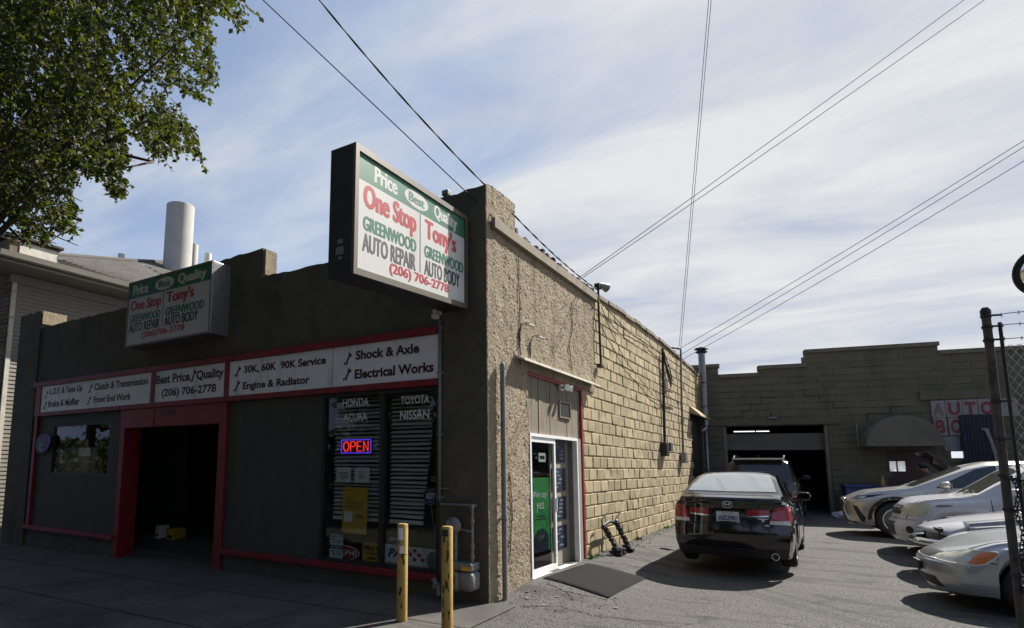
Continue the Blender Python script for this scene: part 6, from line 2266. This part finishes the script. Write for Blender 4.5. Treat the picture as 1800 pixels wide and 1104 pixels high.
SLV = paint('silver_sedan_paint', (.43, .45, .46), metal=.6, rough=.3)
civ = dict(L=4.44, W=1.715, R=.305, wx=(.90, 3.52), tum=.42, zb=.19, zbf=.20, arch=.06, flare=.015,
           zc=[(0, .60), (.08, .665), (.25, .72), (.6, .81), (1.1, .90), (1.25, .935), (2.0, 1.34), (2.4, 1.42), (2.9, 1.44), (3.4, 1.38), (4.0, 1.08), (4.3, 1.06), (4.44, 1.0)],
           zs=[(0, .56), (.25, .665), (.6, .755), (1.2, .865), (2.5, .93), (4.3, .97), (4.44, .95)],
           pf=[(.15, .12), (.24, .05), (.34, .01), (.48, 0), (.545, .01), (.57, .06), (.65, .12), (.72, .16)], pr=[(.2, .1), (.5, 0), (1.0, .08)], kf=.36, kr=.25, spokes=7)
CX, CY = 4.36, 3.72
c = Car('silver_sedan', 'silver sedan with amber cornered headlight, nearest of the row facing left', civ, (CX, CY, gz(CX + 1, CY) + .0), R(5), SLV)
c.patch([(1.32, -.68), (1.28, 0), (1.32, .68), (1.98, .55), (2.03, 0), (1.98, -.55)], 'top', 'windscreen', WSO)
for poly in ([(1.68, .95), (2.25, 1.31), (2.7, 1.35), (2.7, .95)], [(2.77, .95), (2.77, 1.35), (3.2, 1.34), (3.62, 1.02)]):
    c.both(poly, 'side_window', CG)
for v in ('left', 'right'):
    c.line([(1.35, .86), (1.38, .6), (1.40, .28)], v, 'door_seam')
    c.line([(.45, .60), (.55, .585), (.63, .565)], v, 'fender_seam')
c.line([(.12, -.42), (.35, -.60), (.8, -.70), (1.25, -.76)], 'top', 'bonnet_seam')
hl = c.patch([(.26, .565), (.36, .62), (.52, .675), (.74, .715), (1.0, .715), (1.02, .69), (.93, .575), (.86, .55), (.55, .55)], DG, 'headlight', HAZE, res=.025)
c.patch([(.83, .655), (.87, .70), (.985, .703), (1.0, .685), (.915, .585), (.86, .562), (.77, .562)], DG, 'turn_lamp', AMBER, hl, off=.011, res=.025)
c.patch([(.76 + .045 * math.cos(t), .615 + .042 * math.sin(t)) for t in [k * math.pi / 8 for k in range(16)]], DG, 'lamp_bulb', CLEAR, hl, off=.016, res=.02)
c.line([(.26, .565), (.36, .62), (.52, .675), (.74, .715), (1.0, .715), (1.02, .69), (.93, .575), (.86, .55), (.55, .55)], DG, 'lamp_rim', M['whitepaint'], .006, hl, close=True, off=.006)
c.patch([(-.30, .565), (-.36, .645), (.36, .645), (.30, .565)], 'front', 'grille', TRIM, res=.03)
c.line([(-.42, .56), (-.30, .555), (.30, .555), (.42, .56)], 'front', 'bumper_lip', SLV, .012)
c.patch([(-.5, .235), (-.42, .35), (.42, .35), (.5, .235)], 'front', 'air_intake', TRIM, res=.04)
c.line([(.62, .34), (.8, .335), (1.0, .335)], DG, 'bumper_crease', SLV, .006)
h, _n = c.cast((-4, 0, .44), (1, 0, 0))
MB().bbox(h.x - .035, h.x - .005, -.16, .16, .385, .50, .006).build('number_plate_holder', TRIM, c.root)
MB().bbox(.25, .34, -.25, -.1, .155, .175, .01).build('tow_tab', M['galv'], c.root)
MB().tube([(.98, -.83, .74), (1.0, -.855, .70), (1.01, -.86, .66)], .012, 6).build('fender_scrap', TRIM, c.root)
c.mirror(1.62, .98, SLV)

# --- black car with its bonnet up, behind the crossover
jk = copy_tree(a.root)
jk.name = 'black_hatch'
jk.location = (4.95, 13.9, .09)
jk.rotation_euler = (0, 0, R(6))
tag(jk, 'black car with its bonnet raised, half hidden behind the silver crossover', 'car')
hm_ = MB()
P0 = [(1.42, -.66, 1.0), (1.42, .66, 1.0), (.52, .62, 1.86), (.52, -.62, 1.86)]
hm_.add(P0 + [(p[0] + .02, p[1], p[2] + .03) for p in P0], [(0, 1, 2, 3), (7, 6, 5, 4), (0, 4, 5, 1), (1, 5, 6, 2), (2, 6, 7, 3), (3, 7, 4, 0)])
hm_.build('raised_bonnet', BLK, jk)

# ------------------------------------------------------------------ trees
def leaf_mat(name, col, trans):
    m = bpy.data.materials.new(name)
    m.use_nodes = True
    nt = m.node_tree
    b_ = nt.nodes['Principled BSDF']
    b_.inputs['Roughness'].default_value = .55
    gi = nt.nodes.new('ShaderNodeNewGeometry')
    rp = nt.nodes.new('ShaderNodeValToRGB')
    rp.color_ramp.elements[0].color = tuple(c_ * .55 for c_ in col) + (1,)
    rp.color_ramp.elements[1].color = (col[0] * 1.7, col[1] * 1.35, col[2] * 1.2, 1)
    nt.links.new(gi.outputs['Random Per Island'], rp.inputs[0])
    nt.links.new(rp.outputs[0], b_.inputs['Base Color'])
    tr = nt.nodes.new('ShaderNodeBsdfTranslucent')
    mu = nt.nodes.new('ShaderNodeMix')
    mu.data_type = 'RGBA'
    mu.blend_type = 'MULTIPLY'
    mu.inputs['Factor'].default_value = 1
    nt.links.new(rp.outputs[0], mu.inputs['A'])
    mu.inputs['B'].default_value = (1.6, 1.5, .6, 1)
    nt.links.new(mu.outputs['Result'], tr.inputs['Color'])
    mi_ = nt.nodes.new('ShaderNodeMixShader')
    mi_.inputs[0].default_value = trans
    nt.links.new(b_.outputs[0], mi_.inputs[1])
    nt.links.new(tr.outputs[0], mi_.inputs[2])
    nt.links.new(mi_.outputs[0], nt.nodes['Material Output'].inputs[0])
    MATS[name] = m
    return m


LEAF = leaf_mat('leaf', (.040, .064, .014), .45)
BARK = mat('bark', (.07, .055, .042), .95, var=.3, scale=10, bump=.8, bscale=20)
TR = thing('street_tree', 'big broadleaf street tree with drooping twigs hanging over the upper left', 'tree', (-8.6, -3.6, gz(-8.6, -3.6)))
tb = TR.location
outline = [(430, -40), (432, 30), (426, 62), (410, 40), (398, 20), (372, 12), (360, 40), (372, 70), (376, 110), (384, 152), (372, 140), (362, 165), (336, 172), (318, 150), (300, 130), (305, 165), (312, 200), (335, 215),
           (350, 255), (369, 300), (352, 285), (330, 262), (300, 255), (282, 278), (262, 268), (240, 250), (232, 222), (222, 190), (214, 240), (222, 270), (212, 300), (222, 340), (200, 342), (182, 318), (160, 306), (136, 300),
           (124, 320), (128, 360), (124, 390), (148, 418), (118, 405), (98, 402), (78, 428), (55, 408), (30, 412), (24, 385), (0, 360), (-120, 420), (-420, 380), (-520, 100), (-480, -330), (100, -420), (330, -300)]


def in_poly(poly, x, y):
    c_ = False
    for (x1, y1), (x2, y2) in zip(poly, poly[1:] + poly[:1]):
        if (y1 > y) != (y2 > y) and x < (x2 - x1) * (y - y1) / (y2 - y1) + x1:
            c_ = not c_
    return c_


rnd = random.Random(11)
cen = Vector((-7.6, -3.3, 8.6))
rad = Vector((6.2, 3.2, 5.2))
sprays = []
tries = 0
while len(sprays) < 15000 and tries < 1100000:
    tries += 1
    p = cen + Vector((rnd.uniform(-1, 1) * rad.x, rnd.uniform(-1, 1) * rad.y, rnd.uniform(-1, 1) * rad.z))
    q = Vector(((p.x - cen.x) / rad.x, (p.y - cen.y) / rad.y, (p.z - cen.z) / rad.z))
    if q.length > 1 or p.y > -.25:
        continue
    x, y, d = proj(p)
    if d < 5.5:
        continue
    if not in_poly(outline, x, y):
        continue
    den = noise.noise(p * 1.05 + Vector((4, 2, 0)))
    if den < -.01 and rnd.random() < .9:
        continue
    sprays.append(p)
lv = MB()
tw = MB()
for p in sprays:
    out = Vector((p.x - cen.x, p.y - cen.y, 0)).normalized() if (p.x - cen.x) ** 2 + (p.y - cen.y) ** 2 > .01 else Vector((1, 0, 0))
    d = (out * rnd.uniform(.1, .7) + Vector((rnd.uniform(-.5, .5), rnd.uniform(-.5, .5), rnd.uniform(-1.1, -.2)))).normalized()
    ln = rnd.uniform(.18, .42)
    k = rnd.randint(6, 11)
    e = p + d * ln
    x, y, dd_ = proj(e)
    if not in_poly(outline, x, y) and rnd.random() < .75:
        ln *= .4
    if rnd.random() < .5:
        tw.tube([p - d * .12, p, p + d * ln], .004, 3, caps=False)
    for i in range(k):
        t = i / k
        c_ = p + d * ln * t
        sd = Vector((rnd.uniform(-1, 1), rnd.uniform(-1, 1), rnd.uniform(-.7, .3))).normalized()
        ax = (d * .5 + sd).normalized()
        l = rnd.uniform(.06, .105)
        w_ = ax.cross(Vector((rnd.uniform(-1, 1), rnd.uniform(-1, 1), rnd.uniform(-1, 1)))).normalized() * l * .33
        fold = ax.cross(w_).normalized() * l * .08
        lv.add([c_, c_ + ax * l * .5 + w_ + fold, c_ + ax * l, c_ + ax * l * .5 - w_ + fold], [(0, 1, 2), (0, 2, 3)])
lv.v = [v - tb for v in lv.v]
tw.v = [v - tb for v in tw.v]
lo = lv.build('crown', LEAF, TR)
tw.build('twig', BARK, TR)
tk = MB()
tk.tube([(0, 0, -.3), (0, 0, .4), (.1, .05, 2), (.2, .1, 4), (.35, .1, 6)], .2, 14, radii=[.38, .27, .22, .2, .15])
tk.build('trunk', BARK, TR, smooth=True)
lb_ = MB()
for (x, y, t_) in ((110, 180, 9), (220, 120, 8.5), (60, 330, 9.5), (330, 60, 7.5), (20, 120, 10), (280, 200, 8), (150, 290, 8.5), (-100, 100, 8), (-200, 300, 9), (180, 20, 8)):
    e = ray_pt(x, y, t_) - tb
    s_ = Vector((.2, .1, 3.2 + .3 * (t_ - 7)))
    mid = s_.lerp(e, .55) + Vector((0, 0, .5))
    P = [s_, s_.lerp(mid, .5) + Vector((0, 0, .15)), mid, mid.lerp(e, .5) + Vector((rnd.uniform(-.1, .1), rnd.uniform(-.1, .1), .1)), e]
    lb_.tube(P, .05, 7, radii=[.07, .055, .038, .022, .008])
    for q in range(3):
        b0_ = P[2 + q // 2]
        lb_.tube([b0_, b0_ + Vector((rnd.uniform(-.6, .9), rnd.uniform(-.6, .6), rnd.uniform(-.5, .2))), b0_ + Vector((rnd.uniform(-.8, 1.3), rnd.uniform(-.7, .7), rnd.uniform(-1.1, -.2)))], .02, 5, radii=[.028, .018, .006])
lb_.build('limb', BARK, TR, smooth=True)


# across the street, behind the camera: what the windows and car paint reflect
def round_tree(x, y, h, r, label):
    t = thing('broadleaf_tree', label, 'tree', (x, y, -.3), 0, 'trees across the street')
    MB().tube([(0, 0, -.2), (.1, 0, h * .3), (0, .1, h * .6)], .2, 10, radii=[.3, .22, .1]).build('trunk', BARK, t, smooth=True)
    mb = MB()
    for i in range(1500):
        v = Vector((rnd.gauss(0, 1), rnd.gauss(0, 1), rnd.gauss(0, 1))).normalized() * r * rnd.uniform(.45, 1.0)
        c_ = Vector((v.x, v.y, h * .62 + v.z * 1.05)) + Vector((noise.noise(v), noise.noise(v + Vector((5, 0, 0))), noise.noise(v + Vector((0, 7, 0))))) * .9
        a_ = Vector((rnd.gauss(0, 1), rnd.gauss(0, 1), rnd.gauss(0, 1))).normalized() * .32
        b_ = a_.cross(Vector((rnd.gauss(0, 1), rnd.gauss(0, 1), rnd.gauss(0, 1)))).normalized() * .22
        mb.add([c_ - a_, c_ + b_, c_ + a_, c_ - b_], [(0, 1, 2, 3)])
    mb.build('crown', LEAF, t)


def canopy(x, y, zc_, r, label):  # unseen crowns added behind the camera to block sky light from the shop front
    t = thing('broadleaf_tree', label, 'tree', (x, y, -.3), 0, 'unseen street trees added to block sky light')
    MB().tube([(0, 0, -.2), (.1, 0, zc_ * .4), (0, .1, zc_)], .2, 10, radii=[.32, .24, .12]).build('trunk', BARK, t, smooth=True)
    mb = MB()
    for i in range(2600):
        v = Vector((rnd.gauss(0, 1), rnd.gauss(0, 1), rnd.gauss(0, 1))).normalized() * r * rnd.uniform(.3, 1.0) ** .6
        c_ = Vector((v.x, v.y, zc_ + v.z * .85)) + Vector((noise.noise(v), noise.noise(v + Vector((5, 0, 0))), noise.noise(v + Vector((0, 7, 0))))) * .7
        a_ = Vector((rnd.gauss(0, 1), rnd.gauss(0, 1), rnd.gauss(0, 1))).normalized() * .26
        b_ = a_.cross(Vector((rnd.gauss(0, 1), rnd.gauss(0, 1), rnd.gauss(0, 1)))).normalized() * .17
        mb.add([c_ - a_, c_ + b_, c_ + a_, c_ - b_], [(0, 1, 2, 3)])
    mb.build('crown', LEAF, t)


canopy(-28, -10, 7.5, 4.6, 'unseen street tree added to darken window reflections, farthest to the left')
canopy(-18.5, -10.5, 7.5, 4.4, 'unseen street tree added to block sky light, left of the big one with drooping twigs')
canopy(-9.5, -11.5, 8.0, 4.8, 'unseen street tree added to block sky light opposite the garage door')
canopy(-1.5, -12.5, 8.2, 4.4, 'unseen street tree added to block sky light behind the viewer, left of the nearest')
canopy(6.0, -12.0, 8.6, 5.0, 'unseen street tree added to block sky light right behind the viewer')
canopy(14.5, -11.0, 8.2, 4.8, 'unseen street tree added to block sky light far to the right of the viewer')
hg = thing('hedge', 'unseen dark hedge added behind the viewer to darken the window reflections', 'hedge', (-15, -17, -.3))  # out of view, added so the front windows reflect something dark
mb = MB()
for i in range(9000):
    c_ = Vector((rnd.uniform(-38, 42), rnd.uniform(-.7, .7), rnd.uniform(0, 1) ** .8 * (3.6 + .5 * noise.noise(Vector((i * .01, 0, 0))))))
    a_ = Vector((rnd.gauss(0, 1), rnd.gauss(0, 1), rnd.gauss(0, 1))).normalized() * .27
    b_ = a_.cross(Vector((rnd.gauss(0, 1), rnd.gauss(0, 1), rnd.gauss(0, 1)))).normalized() * .19
    mb.add([c_ - a_, c_ + b_, c_ + a_, c_ - b_], [(0, 1, 2, 3)])
mb.build('foliage', LEAF, hg)
MB().box(-38, 42, -.1, .1, 0, 2.6).build('stem_mass', BARK, hg)
round_tree(-19, -24, 10, 3.6, 'broadleaf tree across the street, left of the others')
round_tree(-11, -26, 11, 4.0, 'broadleaf tree across the street, opposite the garage door')
round_tree(-2, -25, 9, 3.4, 'broadleaf tree across the street, opposite the front window')
nb_ = thing('street_house', 'grey two storey house across the street behind the viewer', 'house', (2, -34, -.3))
MB().box(-14, 16, -5, 0, -.2, 7).build('wall', M['board'], nb_)
MB().prism([(-6, 6.9), (1, 6.9), (-2.5, 9)], lambda a_, b_, d: (d, a_, b_), -14.5, 16.5).build('roof', M['shingle'], nb_)
wn_ = MB()
for i in range(6):
    for zz in (1.2, 4.2):
        wn_.box(-12 + i * 4.6, -10.4 + i * 4.6, .01, .04, zz, zz + 1.5)
wn_.build('window', CG, nb_)
